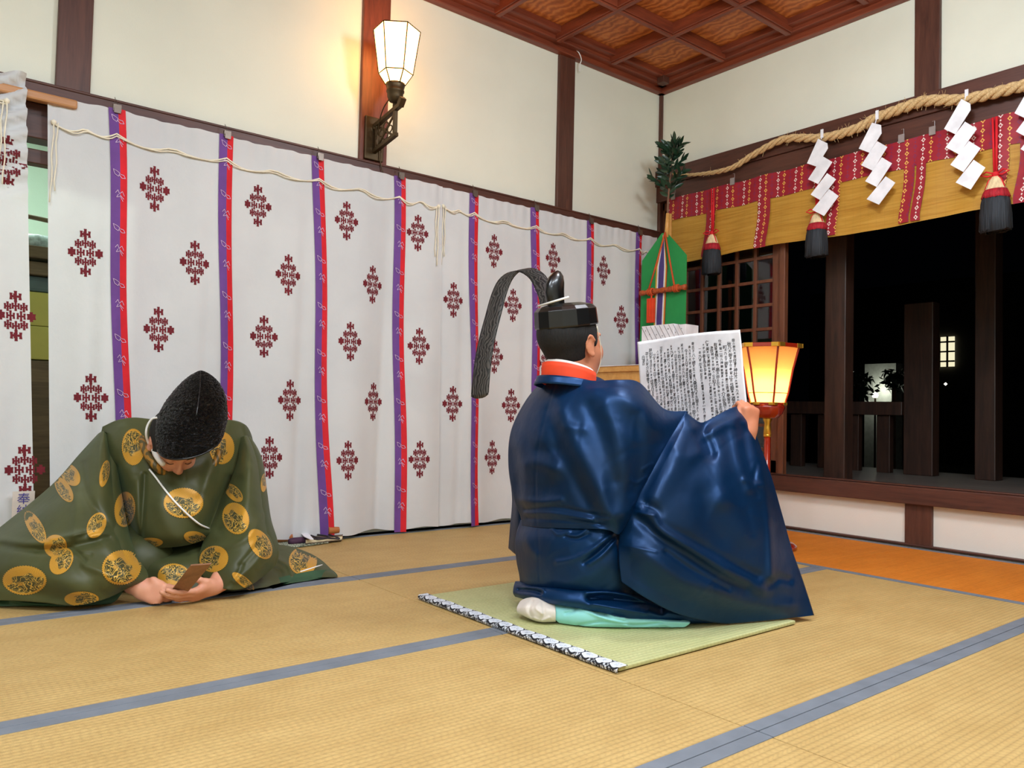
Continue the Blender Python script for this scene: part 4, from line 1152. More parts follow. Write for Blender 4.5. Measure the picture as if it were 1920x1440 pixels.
for k in range(6):
    a = rot + k * math.pi / 3; a2 = a + math.pi / 3; P = lambda r_, z_, a_: np.array((LC[0] + r_ * math.cos(a_), LC[1] + r_ * math.sin(a_), z_))
    b.tube([P(r_ + .002, z_, a) for r_, z_ in prof], .0058, 6)
    bar(b, P(Rt + .008, Zt, a), P(Rt + .008, Zt, a2), .018, .020); bar(b, P(Rb + .005, Zb, a), P(Rb + .005, Zb, a2), .014, .012)
    bar(b, P(Rm + .001, Zm, a), P(Rm + .001, Zm, a2), .004, .004)
    am = a
    gd = MB(); e1 = P(Rt + .010, Zt, a); bar(gd, e1 + (P(Rt + .01, Zt, a2) - e1) * -.02, e1 + (P(Rt + .01, Zt, a2) - e1) * .22, .0205, .0215); a0 = a - math.pi / 3; gd2 = MB(); bar(gd, e1, e1 + (P(Rt + .01, Zt, a0) - e1) * .22, .0205, .0215)
    link('gold_fitting', gd, M['gold'], lant, bevel=.001); gd = MB(); e2 = P(Rb + .007, Zb, a); bar(gd, e2, e2 + (P(Rb + .007, Zb, a2) - e2) * .25, .0155, .0135); bar(gd, e2, e2 + (P(Rb + .007, Zb, a0) - e2) * .25, .0155, .0135); link('gold_fitting', gd, M['gold'], lant, bevel=.001)
link('lacquer_frame', b, M['lacquer'], lant, bevel=.0015); 

zc = Zb; b = MB(); n_ = 36; vs = []
bowl = [(.030, -.075), (.050, -.072), (.072, -.050), (.082, -.020), (.080, -.004)]
for (r_, z_) in bowl:
    for k in range(n_):
        a = 2 * math.pi * k / n_; rr = r_ * (1 + .05 * abs(math.sin(a * 6))); vs.append((LC[0] + rr * math.cos(a), LC[1] + rr * math.sin(a), zc + z_))
b.add(vs, [(i * n_ + k, i * n_ + (k + 1) % n_, (i + 1) * n_ + (k + 1) % n_, (i + 1) * n_ + k) for i in range(4) for k in range(n_)] + [tuple(range(n_))[::-1], tuple(4 * n_ + k for k in range(n_))]); link('lotus_bowl', b, M['lacquer'], lant, smooth=True)
b = MB(); b.lathe([(.016, zc - .16), (.020, zc - .155), (.017, zc - .12), (.015, zc - .10), (.024, zc - .078), (.020, zc - .072)], (LC[0], LC[1], 0), 18); b.lathe([(.0165, zc - .17), (.0195, zc - .168), (.0195, zc - .158), (.0165, zc - .155)], (LC[0], LC[1], 0), 18); link('gold_collar', b, M['gold'], lant, smooth=True)
b = MB(); b.lathe([(.15, .0), (.15, .018), (.13, .030), (.06, .045), (.035, .075), (.018, .10), (.0155, .16), (.0155, zc - .15)], (LC[0], LC[1], 0), 28); link('red_pole', b, M['lacquer'], lant, smooth=True)
l = bpy.data.lights.new('lantern_bulb', 'POINT'); l.energy = 5.5; l.color = (1.0, .76, .46); l.shadow_soft_size = .022; o = bpy.data.objects.new('lantern_bulb', l); COL.objects.link(o); o.location = (LC[0], LC[1], Zb + .035)

# ------------------------------------------------------------------ offering table, box, banner with sakaki
tb = thing('offering_table', (-.62, -.42, 0), 'light cypress offering table with scalloped apron, between the two men and the window', 'table')
TZ = .955; tx0, tx1, ty0, ty1 = -.80, -.42, -.80, -.17
b = MB(); b.bb((tx0, ty0, TZ - .035), (tx1, ty1, TZ)); b.bb((tx0 + .01, ty0 - .012, TZ - .04), (tx1 - .01, ty0, TZ + .012)); b.bb((tx0 + .01, ty1, TZ - .04), (tx1 - .01, ty1 + .012, TZ + .012)); link('table_top', b, M['wood_light'], tb, bevel=.003)
b = MB(); n_ = 80; ysc = np.linspace(ty0 + .02, ty1 - .02, n_); top = TZ - .035
lowz = [top - .13 + .075 * max(0, math.sin(((y - ty0) / .14) * math.pi * 2)) ** .35 * (1 if abs(((y - ty0) % .14) - .07) < .09 else 0) for y in ysc]
for i in range(n_ - 1): b.add([(tx0 + .02, ysc[i], top), (tx0 + .02, ysc[i + 1], top), (tx0 + .02, ysc[i + 1], lowz[i + 1]), (tx0 + .02, ysc[i], lowz[i])], [(0, 1, 2, 3)])
link('scalloped_apron', b, M['wood_light'], tb, solid=.014)
for x in (tx0 + .04, tx1 - .04):
    for y in (ty0 + .05, ty1 - .05):
        b = MB(); b.bb((x - .018, y - .018, 0), (x + .018, y + .018, TZ - .035)); link('leg', b, M['wood_light'], tb, bevel=.003)
b = MB(); b.bb((tx0 - .005, ty0 + .12, TZ + .0005), (tx1 - .05, ty1 - .02, TZ + .004)); tag(link('paper_sheet', b, M['paper']), 'white paper sheet laid over the top of the offering table', 'paper')
b = MB(); p = on(1150, 702, 'X', tx0 - .03); b.lathe([(.030, 0), (.03, .05), (.0, .10)], (tx0 + .05, p[1], TZ - .17), 12)
# box of folded prayer slips
bxx = -.60; A_ = on(1203, 612, 'X', bxx); B_ = on(1263, 606, 'X', bxx); zt_ = A_[2]
bo = thing('prayer_slip_box', ((bxx + .1), (A_[1] + B_[1]) / 2, TZ), 'white box of prayer slips standing on the offering table, before the green banner', 'box')
b = MB(); b.bb((bxx, B_[1], TZ + .004), (bxx + .14, A_[1], zt_)); C_ = on(1284, 609, 'X', bxx + .0)
b.bb((bxx + .01, C_[1], TZ + .004), (bxx + .13, B_[1] - .001, zt_ - .008)); link('slips', b, M['paper'], bo, bevel=.003)
b = MB()
for k in range(9):
    ya = A_[1] - .036 * k; za = zt_ - .004
    for (p, q) in (((ya, za), (ya - .085, za - .13)),):
        t0, t1 = 0., 1.
        if q[0] < C_[1]: t1 = max(0, (C_[1] + .002 - p[0]) / (q[0] - p[0]))
        if t1 > .05: bar(b, (bxx - .001, p[0], p[1]), (bxx - .001, p[0] + (q[0] - p[0]) * t1, p[1] + (q[1] - p[1]) * t1), .0012, .0022)
for k, (u, w_) in enumerate(((.10, .03), (.2, .055), (.36, .06), (.5, .07), (.63, .03), (.8, .055), (.93, .035))):
    b.box((bxx - .001, A_[1] + (C_[1] - A_[1]) * u, zt_ - w_), (.001, .004 + .003 * (k % 3 == 1), .008))
link('slip_edges', b, simple('grey_print', (120, 116, 122), .8, bump=0), bo)

bn = thing('sakaki_banner', (-.32, -.34, 0), 'green banner stand topped with a leafy sakaki branch, in the corner', 'banner stand')
BXp = -.33; bp = lambda x, y, X=BXp: on(x, y, 'X', X)
b = MB(); poly = [bp(1204, 489), bp(1241, 437), bp(1251, 437), bp(1287, 478), bp(1284, 640), bp(1198, 640)]
for q_ in (4, 5): poly[q_] = np.array((poly[q_][0], poly[q_][1], .62))
b.prism(poly, (.006, 0, 0)); link('green_banner', b, M['green_cloth'], bn)
pc = bp(1250, 430)[1]
b = MB(); b.tube([(BXp + .03, pc, .04), (BXp + .03, pc, bp(1250, 400)[2]), ], .013, 10); b.tube([(BXp + .0, pc, bp(0, 445)[2] if 0 else bp(1250, 445)[2]), (BXp, bp(1252, 400)[1], bp(1252, 400)[2])], [.016, .011], 10); b.lathe([(.14, 0), (.14, .03), (.03, .05), (.02, .09)], (BXp + .03, pc, 0), 20); link('pole', b, M['wood_light'], bn, smooth=True)
strip = [((-19, -15), (222, 182, 60)), ((-15, -11), (236, 232, 236)), ((-11, 5), (78, 62, 128)), ((5, 9), (236, 232, 236)), ((9, 12), (222, 182, 60)), ((12, 14), (196, 40, 40))]
for (a, c_), colr in strip:
    b = MB(); cx0 = 1245
    def cp(u, py):   # gathers into the knot at the top
        k = np.clip((py - 440) / 60., .22, 1); return bp(cx0 + u * k * .62 - (py - 440) * .045 * 1.0, py, BXp - .004)
    P = np.array([[cp(u, py) for u in (a, c_)] for py in list(range(440, 610, 10)) + [640]]); P[-1, :, 2] = .75; b.grid(P); link('ribbon_stripe', b, simple('ribbon_colour', colr, .7, bump=.1), bn, solid=.001)
ra, rb2 = bp(1201, 550, BXp - .03), bp(1286, 538, BXp - .03)
b = MB(); b.tube([ra + (rb2 - ra) * t_ for t_ in np.linspace(0, 1, 22)], [.017 + .003 * math.sin(i * 1.9) for i in range(22)], 12); link('brocade_roll', b, M['roll'], bn, smooth=True)
b = MB()
for t_ in (.24, .80):
    c_ = ra + (rb2 - ra) * t_; top = bp(1247, 436, BXp - .02)
    b.tube([top, (top + c_) / 2 + np.array((-.01, 0, 0)), c_ + np.array((-.02, 0, .015))], .006, 7)
    for k in range(3): b.tube([c_ + np.array((.021 * math.cos(a) - .0, (k - 1) * .014, .021 * math.sin(a))) for a in np.linspace(0, 2 * math.pi, 13)], .0055, 6)
link('hanging_cord', b, M['orangecord'], bn, smooth=True)
b = MB(); c_ = ra + (rb2 - ra) * .26; e = bp(1223, 608, BXp - .03)
b.tube([c_, c_ + np.array((-.004, 0, -.045))], .006, 7); b.bb((c_[0] - .018, c_[1] - .028, e[2] + .01), (c_[0] + .006, c_[1] + .028, c_[2] - .045)); b.tube([c_ + np.array((-.02, 0, -.05)), c_ + np.array((-.02, 0, -.17))], .004, 5)
link('cord_tassel', b, M['orange'], bn, bevel=.008)
# branch
tipz = bp(1265, 262)[2]; base = bp(1252, 402)
stem_p = [base, bp(1253, 372), bp(1256, 340), bp(1258, 310), bp(1262, 285), bp(1265, 270)]
b = MB(); b.tube(cr(np.array(stem_p), 20), np.linspace(.008, .003, 20), 7); brn = link('branch', b, M['stem'], bn, smooth=True)
b = MB(); q = np.random.default_rng(21); sp = cr(np.array(stem_p[1:]), 60)


def leaf(b, p, d_, L, wd, q):
    d_ = d_ / np.linalg.norm(d_); sd = np.cross(d_, (q.uniform(-.4, .4) - 1, q.uniform(-.4, .4), q.uniform(-.2, .6))); sd /= np.linalg.norm(sd); nn_ = np.cross(sd, d_)
    rowp = []
    for u in np.linspace(0, 1, 7):
        w_ = wd * math.sin(math.pi * min(1, u * .95 + .05)) ** .8 * (1.0 if u < .97 else .1); c_ = p + d_ * L * u + nn_ * L * .12 * u * u
        rowp.append([c_ - sd * w_ + nn_ * w_ * .35, c_, c_ + sd * w_ + nn_ * w_ * .35])
    b.grid(np.array(rowp))


for side in range(12):         # side twigs, longer low down
    i = int(2 + side * 4.2); p = sp[i]; a = side * 2.4; L = .13 * (1 - i / 66) + .02
    d_ = np.array((math.cos(a) * .7, math.sin(a), .75)); d_ /= np.linalg.norm(d_); tw = [p, p + d_ * L * .5, p + d_ * L + np.array((0, 0, .01))]; b.tube(tw, .002, 5)
    for u in np.linspace(.25, 1, 6):
        for sg in (-1, 1):
            dr = d_ * .7 + np.cross(d_, (0, 0, 1)) * sg * .8 + q.normal(0, .25, 3); leaf(b, p + d_ * L * u, dr, q.uniform(.05, .085), .0125, q)
for i in range(0, 60, 2):
    a = i * 1.25; dr = np.array((math.cos(a) * .6, math.sin(a) * .8, .85 - .5 * (1 - i / 60))); leaf(b, sp[i], dr, q.uniform(.06, .09), .013, q)
leaf(b, sp[-1], np.array((0, 0, 1.)), .085, .014, q)
link('leaves', b, M['leaf'], bn, smooth=True)

# ================================================================== PEOPLE
# ---------------- man in blue, kneeling on the seat mat, holding up a sheet
Fb = Field((-2.86, -2.22, .02), (-1.82, -1.45, 1.06), .0048)
hb = np.array((-2.562, -1.860, .887)); Rb_ = frame((math.cos(.17), .12, math.sin(.17)), (0, 0, 1))
head(Fb, hb, Rb_, (-2.515, -1.86, .735), 1.04)
for y in (-1, 1):
    sh_ = np.array((-2.50, -1.86 + .16 * y, .62)); Fb.cone((-2.50, -1.86, .68), sh_, .055, .050, .02)
    Fb.cone((-2.52, -1.86 + .09 * y, .20), (-2.20, -1.86 + .12 * y, .10), .085, .065, .02); Fb.cone((-2.20, -1.86 + .12 * y, .09), (-2.50, -1.86 + .08 * y, .06), .055, .03, .01)
Fb.cone((-2.50, -1.86, .64), (-2.46, -1.86, .24), .095, .10, .05)
wr = D(1404, 808, 2.675); el = np.array((-2.29, -2.05, .55))
Fb.cone((-2.50, -2.02, .62), el, .045, .038, .02); Fb.cone(el, wr, .040, .026, .02)
hand(Fb, wr, UP * 1.0 + RT * .08, FW * .9 - RT * .35, -RT, curl=(62, 70, 40), thumb=((.040, .038, .006), (.062, .044, .012), (.082, .040, .018)), sc=.92)
wl = np.array((-2.00, -1.62, .64)); el = np.array((-2.29, -1.60, .52))
Fb.cone((-2.50, -1.70, .62), el, .045, .038, .02); Fb.cone(el, wl, .040, .026, .02)
hand(Fb, wl, (.02, -.05, 1.0), (.25, -1, .05), (-1, 0, 0), curl=(55, 75, 45), thumb=((.040, .038, .020), (.060, .034, .046), (.078, .022, .062)), sc=.92)
blue = link('person', Fb.mesh(2), M['skin'], smooth=True)
tag(blue, 'person kneeling in blue satin robe and black cap, back turned, holding up a written sheet', 'person')


def hair(Fn, c, R, parent, full, lowback=-.075, lowfront=.03):
    """short hair: shell over the cranium, trimmed around ears, nape and forehead"""
    F_ = Field(c - .16, c + .16, .0036); W_ = lambda *p: c + R @ (np.array(p, float) * full)
    F_.ell(W_(-.015, 0, .032), np.array((.105, .0855, .092)) * full, R, .012); F_.ell(W_(-.026, 0, -.030), np.array((.062, .064, .050)) * full, R, .02)
    F_.ell(W_(.012, .060, -.005), np.array((.040, .020, .045)) * full, R, .01); F_.ell(W_(.012, -.060, -.005), np.array((.040, .020, .045)) * full, R, .01)
    F_.ell(W_(.105, 0, -.040), np.array((.075, .16, .085)) * full, R, .008, True)                 # face
    for y in (1, -1): F_.ell(W_(.002, .088 * y, -.030), np.array((.026, .030, .044)) * full, R, .006, True)
    F_.cone(W_(.02, 0, -.165), W_(-.08, 0, -.155), .092 * full, .078 * full, .008, True)
    F_.cone(W_(.085, -.05, -.075), W_(.085, .05, -.075), .085 * full, .085 * full, .008, True)
    return link('hair', F_.mesh(1), M['hair'], parent, smooth=True)


hair(None, hb, Rb_, blue, 1.045)
HW = lambda *p: hb + Rb_ @ (np.array(p, float) * 1.06)
# black court cap: faceted band, domed top, upright lobe, pin, arching gauze ribbon
cap = MB(); n_ = 14; ring = lambda rx, ry, z, x0=-.012: [HW(x0 + rx * math.cos(2 * math.pi * (k + .5) / n_), ry * math.sin(2 * math.pi * (k + .5) / n_), z) for k in range(n_)]
zb_, zt2 = .052, .103
P = np.array([ring(.106, .090, zb_), ring(.107, .091, zb_ + .004), ring(.104, .089, zt2), ring(.092, .078, zt2 + .012), ring(.055, .045, zt2 + .020), ring(.004, .004, zt2 + .022)])
cap.grid(P, closed=True); tilt = None
cp_ = link('court_cap', cap, M['black'], blue, bevel=.002)
b = MB()
vs = []
for z_, rx, ry, off in ((.085, .030, .024, -.052), (.12, .031, .024, -.055), (.15, .036, .024, -.056), (.175, .035, .023, -.050), (.195, .027, .018, -.042), (.209, .014, .009, -.036), (.213, .002, .002, -.033)):
    vs.append([HW(off + rx * math.cos(a), ry * math.sin(a), z_ + .01) for a in np.linspace(0, 2 * math.pi, 20, endpoint=False)])
b.grid(np.array(vs), closed=True); link('upright_lobe', b, M['black'], cp_, smooth=True)
b = MB(); b.tube([D(1009, 574, 2.50), D(1066, 557, 2.43)], .0035, 8); link('cap_pin', b, M['whitecord'], cp_, smooth=True)
epath = [(1026, 572, 2.575), (1024, 556, 2.585), (1019, 540, 2.60), (1008, 520, 2.63), (992, 508, 2.655), (976, 506, 2.68), (960, 512, 2.70), (946, 527, 2.715), (935, 553, 2.72), (925, 590, 2.715), (915, 628, 2.71), (908, 662, 2.705), (903, 700, 2.70), (899, 747, 2.695)]
ep = cr(np.array([D(*p) for p in epath]), 70); wv = np.array((-.30, .95, 0)); wv /= np.linalg.norm(wv)
hwid = np.interp(np.arange(70), [0, 10, 25, 45, 69], [.026, .030, .030, .033, .036])
P = np.array([[p + wv * u * h_ + np.array((0, 0, -.10 * u * h_)) - FW * (.004 * math.cos(u * 1.5)) for u in np.linspace(-1, 1, 7)] for p, h_ in zip(ep, hwid)])
P[-1, :, 2] += np.array([.010, .003, 0, 0, 0, .003, .010]); U = np.array([[(u * h_ , i * .0125) for u in np.linspace(-1, 1, 7)] for i, h_ in enumerate(hwid)])
b = MB(); b.grid(P, U); link('cap_ribbon', b, M['gauze'], cp_, smooth=True, solid=.002)
b = MB()
for j in (0, -1): b.tube([P[i, j] for i in range(0, 70, 2)], .0014, 5)
link('ribbon_wire', b, M['black'], cp_, smooth=True)
# chin cord
b = MB(); b.tube(cr(np.array([HW(.035, -.078, .045), HW(.052, -.072, -.01), HW(.058, -.064, -.06), HW(.050, -.045, -.105), HW(.045, 0, -.128)]), 20), .0018, 6); link('chin_cord', b, M['cord'], cp_, smooth=True)


def neckband(c, rx, ry, z0, z1, tilt, m, name, parent, th=.004, yaw=0., flare=0.):
    b = MB(); n = 48; rows_ = []
    for k, z_ in enumerate(np.linspace(z0, z1, 5)):
        fl_ = 1 + flare * (1 - k / 4.)
        rows_.append([(c[0] + math.cos(yaw) * rx * fl_ * math.cos(a) - math.sin(yaw) * ry * fl_ * math.sin(a), c[1] + math.sin(yaw) * rx * fl_ * math.cos(a) + math.cos(yaw) * ry * fl_ * math.sin(a), c[2] + z_ - tilt * math.cos(a)) for a in np.linspace(0, 2 * math.pi, n, endpoint=False)])
    b.grid(np.array(rows_), closed=True); return link(name, b, m, parent, smooth=True, solid=th)


neckband((-2.568, -1.862, .0), .078, .074, .776, .811, .020, M['undercollar'], 'white_collar', blue)
neckband((-2.570, -1.862, .0), .088, .084, .745, .803, .020, M['orange'], 'orange_collar', blue, flare=.03)

T = [  # upper back and shoulder
 [(1018, 712, 2.68), (1032, 706, 2.60), (1060, 706, 2.51), (1090, 711, 2.46), (1120, 714, 2.44), (1160, 712, 2.42), (1200, 718, 2.47), (1245, 766, 2.50), (1290, 771, 2.545)],
 [(985, 752, 2.70), (1005, 752, 2.59), (1040, 752, 2.48), (1080, 752, 2.42), (1120, 750, 2.38), (1165, 748, 2.36), (1207, 757, 2.39), (1242, 788, 2.44), (1280, 794, 2.505)],
 [(958, 808, 2.71), (985, 808, 2.58), (1025, 808, 2.47), (1070, 808, 2.40), (1115, 808, 2.35), (1160, 806, 2.33), (1202, 810, 2.35), (1232, 826, 2.40), (1262, 828, 2.455)],
 [(953, 870, 2.71), (985, 870, 2.57), (1025, 870, 2.46), (1065, 870, 2.39), (1105, 870, 2.34), (1145, 870, 2.31), (1185, 870, 2.33), (1212, 872, 2.365), (1238, 876, 2.41)],
 [(962, 930, 2.69), (990, 932, 2.56), (1025, 932, 2.46), (1060, 932, 2.40), (1095, 932, 2.35), (1128, 932, 2.31), (1160, 932, 2.32), (1186, 931, 2.34), (1208, 928, 2.375)],
 [(976, 968, 2.66), (1000, 966, 2.55), (1030, 966, 2.46), (1062, 966, 2.40), (1096, 966, 2.35), (1126, 968, 2.31), (1152, 972, 2.31), (1174, 968, 2.325), (1188, 962, 2.36)],
 [(978, 986, 2.655), (1000, 988, 2.555), (1030, 990, 2.47), (1062, 991, 2.41), (1096, 992, 2.37), (1122, 992, 2.33), (1144, 995, 2.32), (1160, 1002, 2.33), (1174, 986, 2.355)]]
ST = [([(1042, 716), (1020, 790), (1006, 860), (1004, 930), (1006, 985)], 2.2, -.0022),
      ([(1122, 730), (1180, 752), (1230, 800)], 16, .012), ([(1050, 775), (1080, 835), (1115, 905), (1145, 965)], 13, .011), ([(1030, 770), (1050, 840), (1085, 910), (1128, 985)], 11, -.012),
      ([(1105, 765), (1130, 830), (1150, 900)], 12, -.008), ([(1135, 760), (1165, 830), (1172, 900), (1166, 960)], 13, .010), ([(1195, 780), (1200, 850), (1185, 920)], 10, -.006),
      ([(975, 800), (1000, 840), (1040, 845)], 10, -.006), ([(985, 870), (1010, 868), (1040, 880)], 9, .008), ([(975, 905), (1020, 915), (1050, 905)], 12, -.007),
      ([(980, 938), (1010, 942), (1050, 938)], 6, .008), ([(985, 955), (1040, 950), (1100, 962), (1140, 968)], 4, -.006), ([(985, 963), (1040, 963), (1110, 975)], 4, .007), ([(990, 972), (1060, 976), (1125, 984)], 4, -.004),
      ([(1285, 775), (1245, 850), (1205, 920), (1185, 960)], 3.0, -.007), ([(1212, 895), (1195, 905), (1180, 900)], 3, .003), ([(1222, 870), (1205, 880)], 3, .003),
      ([(960, 850), (966, 900), (972, 950)], 8, -.010), ([(1060, 800), (1095, 805)], 7, .004)]
B1 = [[(976, 975, 2.68), (1000, 978, 2.575), (1030, 980, 2.49), (1062, 981, 2.43), (1096, 982, 2.39), (1128, 982, 2.36), (1156, 982, 2.37), (1185, 980, 2.44)],
 [(966, 1012, 2.68), (990, 1012, 2.56), (1025, 1012, 2.46), (1060, 1012, 2.40), (1095, 1012, 2.36), (1130, 1012, 2.34), (1160, 1012, 2.36), (1195, 1010, 2.46)],
 [(968, 1050, 2.67), (992, 1050, 2.55), (1025, 1050, 2.45), (1060, 1050, 2.39), (1095, 1050, 2.35), (1130, 1050, 2.34), (1165, 1050, 2.36), (1200, 1050, 2.46)],
 [(974, 1082, 2.65), (994, 1084, 2.55), (1025, 1086, 2.46), (1060, 1088, 2.40), (1095, 1090, 2.37), (1135, 1092, 2.36), (1170, 1096, 2.39), (1210, 1100, 2.48)],
 [(975, 1108, 2.64), (996, 1110, 2.56), (1025, 1112, 2.48), (1060, 1114, 2.43), (1095, 1118, 2.40), (1135, 1124, 2.39), (1170, 1130, 2.42), (1210, 1136, 2.50)]]
SB1 = [([(1008, 995), (1010, 1050), (1012, 1090)], 2, -.002), ([(1035, 992), (1048, 1002), (1066, 996)], 4, .006), ([(1068, 1004), (1085, 1003), (1100, 992)], 3, .007), ([(1060, 1006), (1082, 1010), (1104, 1002)], 3, -.006),
       ([(1150, 1000), (1110, 1030), (1075, 1048), (1045, 1054)], 5, .009), ([(1150, 1010), (1115, 1042), (1095, 1055)], 4, -.008), ([(1155, 1012), (1130, 1040), (1105, 1057)], 4, .009), ([(985, 1000), (992, 1025), (1005, 1040)], 6, .006), ([(1130, 1060), (1110, 1075), (1080, 1085)], 14, .008), ([(1160, 990), (1180, 1040), (1180, 1100)], 12, -.02)]
B4 = [[(966, 1090, 2.66), (990, 1096, 2.58), (1030, 1102, 2.50), (1080, 1104, 2.46), (1130, 1106, 2.45), (1180, 1112, 2.46), (1240, 1130, 2.50), (1320, 1150, 2.56)],
 [(963, 1100, 2.63), (988, 1102, 2.54), (1024, 1103, 2.45), (1075, 1106, 2.40), (1128, 1108, 2.38), (1180, 1118, 2.38), (1245, 1140, 2.41), (1330, 1160, 2.47)],
 [(962, 1112, 2.61), (985, 1115, 2.52), (1020, 1120, 2.43), (1070, 1125, 2.375), (1125, 1132, 2.355), (1180, 1142, 2.36), (1250, 1156, 2.40), (1340, 1168, 2.46)],
 [(966, 1119, 2.61), (985, 1124, 2.53), (1020, 1130, 2.44), (1070, 1138, 2.39), (1125, 1148, 2.37), (1180, 1160, 2.375), (1255, 1169, 2.42), (1370, 1172, 2.48)]]
SB4 = [([(972, 1106), (1000, 1108), (1014, 1112)], 4, -.020), ([(985, 1100), (1010, 1101), (1019, 1108), (1016, 1116)], 3, .008), ([(1108, 1122), (1140, 1122), (1200, 1130), (1240, 1142)], 6, -.026), ([(1100, 1112), (1140, 1110), (1190, 1116)], 4, .010), ([(1112, 1132), (1150, 1140), (1210, 1150)], 4, .008), ([(1150, 1155), (1170, 1160), (1175, 1168)], 4, -.008)]
S3 = [[(1286, 772, 2.53), (1303, 786, 2.54), (1317, 792, 2.56), (1338, 782, 2.60), (1362, 769, 2.64), (1384, 762, 2.68), (1402, 770, 2.72)],
 [(1250, 832, 2.43), (1285, 830, 2.44), (1315, 832, 2.47), (1345, 826, 2.52), (1375, 818, 2.57), (1402, 810, 2.63), (1424, 832, 2.72)],
 [(1218, 890, 2.38), (1258, 890, 2.36), (1300, 890, 2.39), (1345, 888, 2.43), (1388, 885, 2.49), (1422, 884, 2.55), (1446, 892, 2.68)],
 [(1184, 952, 2.36), (1230, 955, 2.32), (1285, 955, 2.33), (1340, 955, 2.38), (1390, 955, 2.44), (1434, 956, 2.51), (1466, 962, 2.66)],
 [(1162, 1000, 2.36), (1220, 1010, 2.30), (1280, 1018, 2.31), (1340, 1022, 2.36), (1395, 1025, 2.42), (1445, 1030, 2.49), (1486, 1032, 2.64)],
 [(1160, 1045, 2.35), (1215, 1068, 2.29), (1275, 1085, 2.31), (1340, 1095, 2.35), (1400, 1098, 2.42), (1455, 1098, 2.49), (1507, 1092, 2.61)],
 [(1165, 1091, 2.35), (1212, 1122, 2.32), (1268, 1150, 2.36), (1330, 1166, 2.42), (1395, 1171, 2.47), (1462, 1165, 2.52), (1527, 1155, 2.58)]]
SS3 = [([(1186, 955), (1225, 968), (1240, 990), (1275, 1015), (1335, 1050), (1390, 1085), (1430, 1105)], 10, .016), ([(1188, 962), (1235, 1005), (1290, 1040), (1350, 1080), (1400, 1100)], 8, -.012), ([(1210, 948), (1232, 960), (1245, 985), (1290, 1010), (1360, 1050), (1420, 1080)], 7, -.010),
       ([(1165, 1015), (1220, 1045), (1280, 1090), (1340, 1110), (1400, 1130), (1480, 1140)], 12, .012), ([(1250, 1035), (1300, 1070), (1365, 1105)], 5, -.008), ([(1175, 1060), (1240, 1110), (1320, 1145), (1420, 1155)], 14, -.008),
       ([(1300, 785), (1275, 820), (1255, 870), (1230, 930)], 14, .008), ([(1316, 790), (1320, 815), (1332, 850)], 9, -.024), ([(1325, 812), (1345, 800), (1380, 785), (1395, 790)], 9, .016), ([(1295, 790), (1306, 800)], 8, .010), ([(1262, 840), (1285, 856), (1305, 850)], 12, .007),
       ([(1345, 815), (1352, 880), (1358, 940)], 12, .007), ([(1375, 800), (1385, 860), (1405, 915)], 8, .009), ([(1392, 790), (1400, 850), (1412, 900)], 7, -.010), ([(1402, 780), (1420, 840), (1436, 920), (1444, 1000), (1446, 1080)], 6, .012), ([(1420, 870), (1412, 905), (1420, 930)], 5, -.006),
       ([(1350, 935), (1375, 950), (1400, 1000)], 16, .008), ([(1320, 930), (1330, 980), (1350, 1010)], 15, -.006), ([(1395, 900), (1430, 910)], 5, .005), ([(1400, 960), (1410, 1000)], 6, -.004), ([(1440, 1100), (1460, 1085), (1480, 1088)], 6, -.010),
       ([(1188, 948), (1212, 946)], 2.5, .004), ([(1196, 962), (1228, 966)], 2.5, .004), ([(1188, 955), (1210, 957)], 2.5, -.005), ([(1155, 1020), (1230, 1035)], 2, .003)]
robe, mbR = cloth('blue_robe', T, M['satin'], blue, ST, back=.30, nu=150, nv=130, wr=.0018, seed=2)
for nm, G_, s_, bk, a_, b_, wr_ in (('robe_skirt', B1, SB1, .24, 130, 80, .0018), ('robe_hem', B4, SB4, .10, 160, 44, .0015), ('right_sleeve', S3, SS3, .055, 150, 150, .0020)):
    cloth(nm, G_, M['satin'], robe, s_, back=bk, nu=a_, nv=b_, zmin=.017, wr=wr_, seed=len(nm))
LS = [[(975, 800, 2.74), (985, 800, 2.70), (1000, 800, 2.72)], [(958, 880, 2.78), (972, 880, 2.72), (995, 880, 2.74)], [(960, 940, 2.82), (974, 940, 2.74), (1000, 940, 2.76)], [(956, 990, 2.84), (974, 995, 2.74), (1000, 1000, 2.76)], [(953, 1028, 2.86), (970, 1042, 2.76), (1000, 1060, 2.78)]]
cloth('left_sleeve', LS, M['satin'], robe, (), back=.10, nu=40, nv=60, zmin=.017)
# high blue neckband of the robe
neckband((-2.572, -1.862, .0), .102, .095, .738, .764, .014, M['satin'], 'robe_collar', robe, .006, flare=.10)
# front of the robe between chest and lap (hidden from here, closes the figure)
Fr_ = Field((-2.6, -2.1, .01), (-1.95, -1.55, .80), .012)
Fr_.cone((-2.50, -1.86, .66), (-2.44, -1.86, .25), .13, .15, .05); Fr_.cone((-2.44, -1.80, .16), (-2.10, -1.75, .12), .12, .09, .04); Fr_.cone((-2.44, -1.92, .16), (-2.10, -1.97, .12), .12, .09, .04)
Fr_.cone((-2.5, -1.72, .66), (-2.27, -1.66, .55), .085, .08, .03); Fr_.cone((-2.27, -1.66, .55), (-2.04, -1.64, .62), .08, .05, .03)
mbF = Fr_.mesh(2); mbF.v = [(x, y, max(z, .017)) for x, y, z in mbF.v]; link('robe_front', mbF, M['satin'], robe, smooth=True)
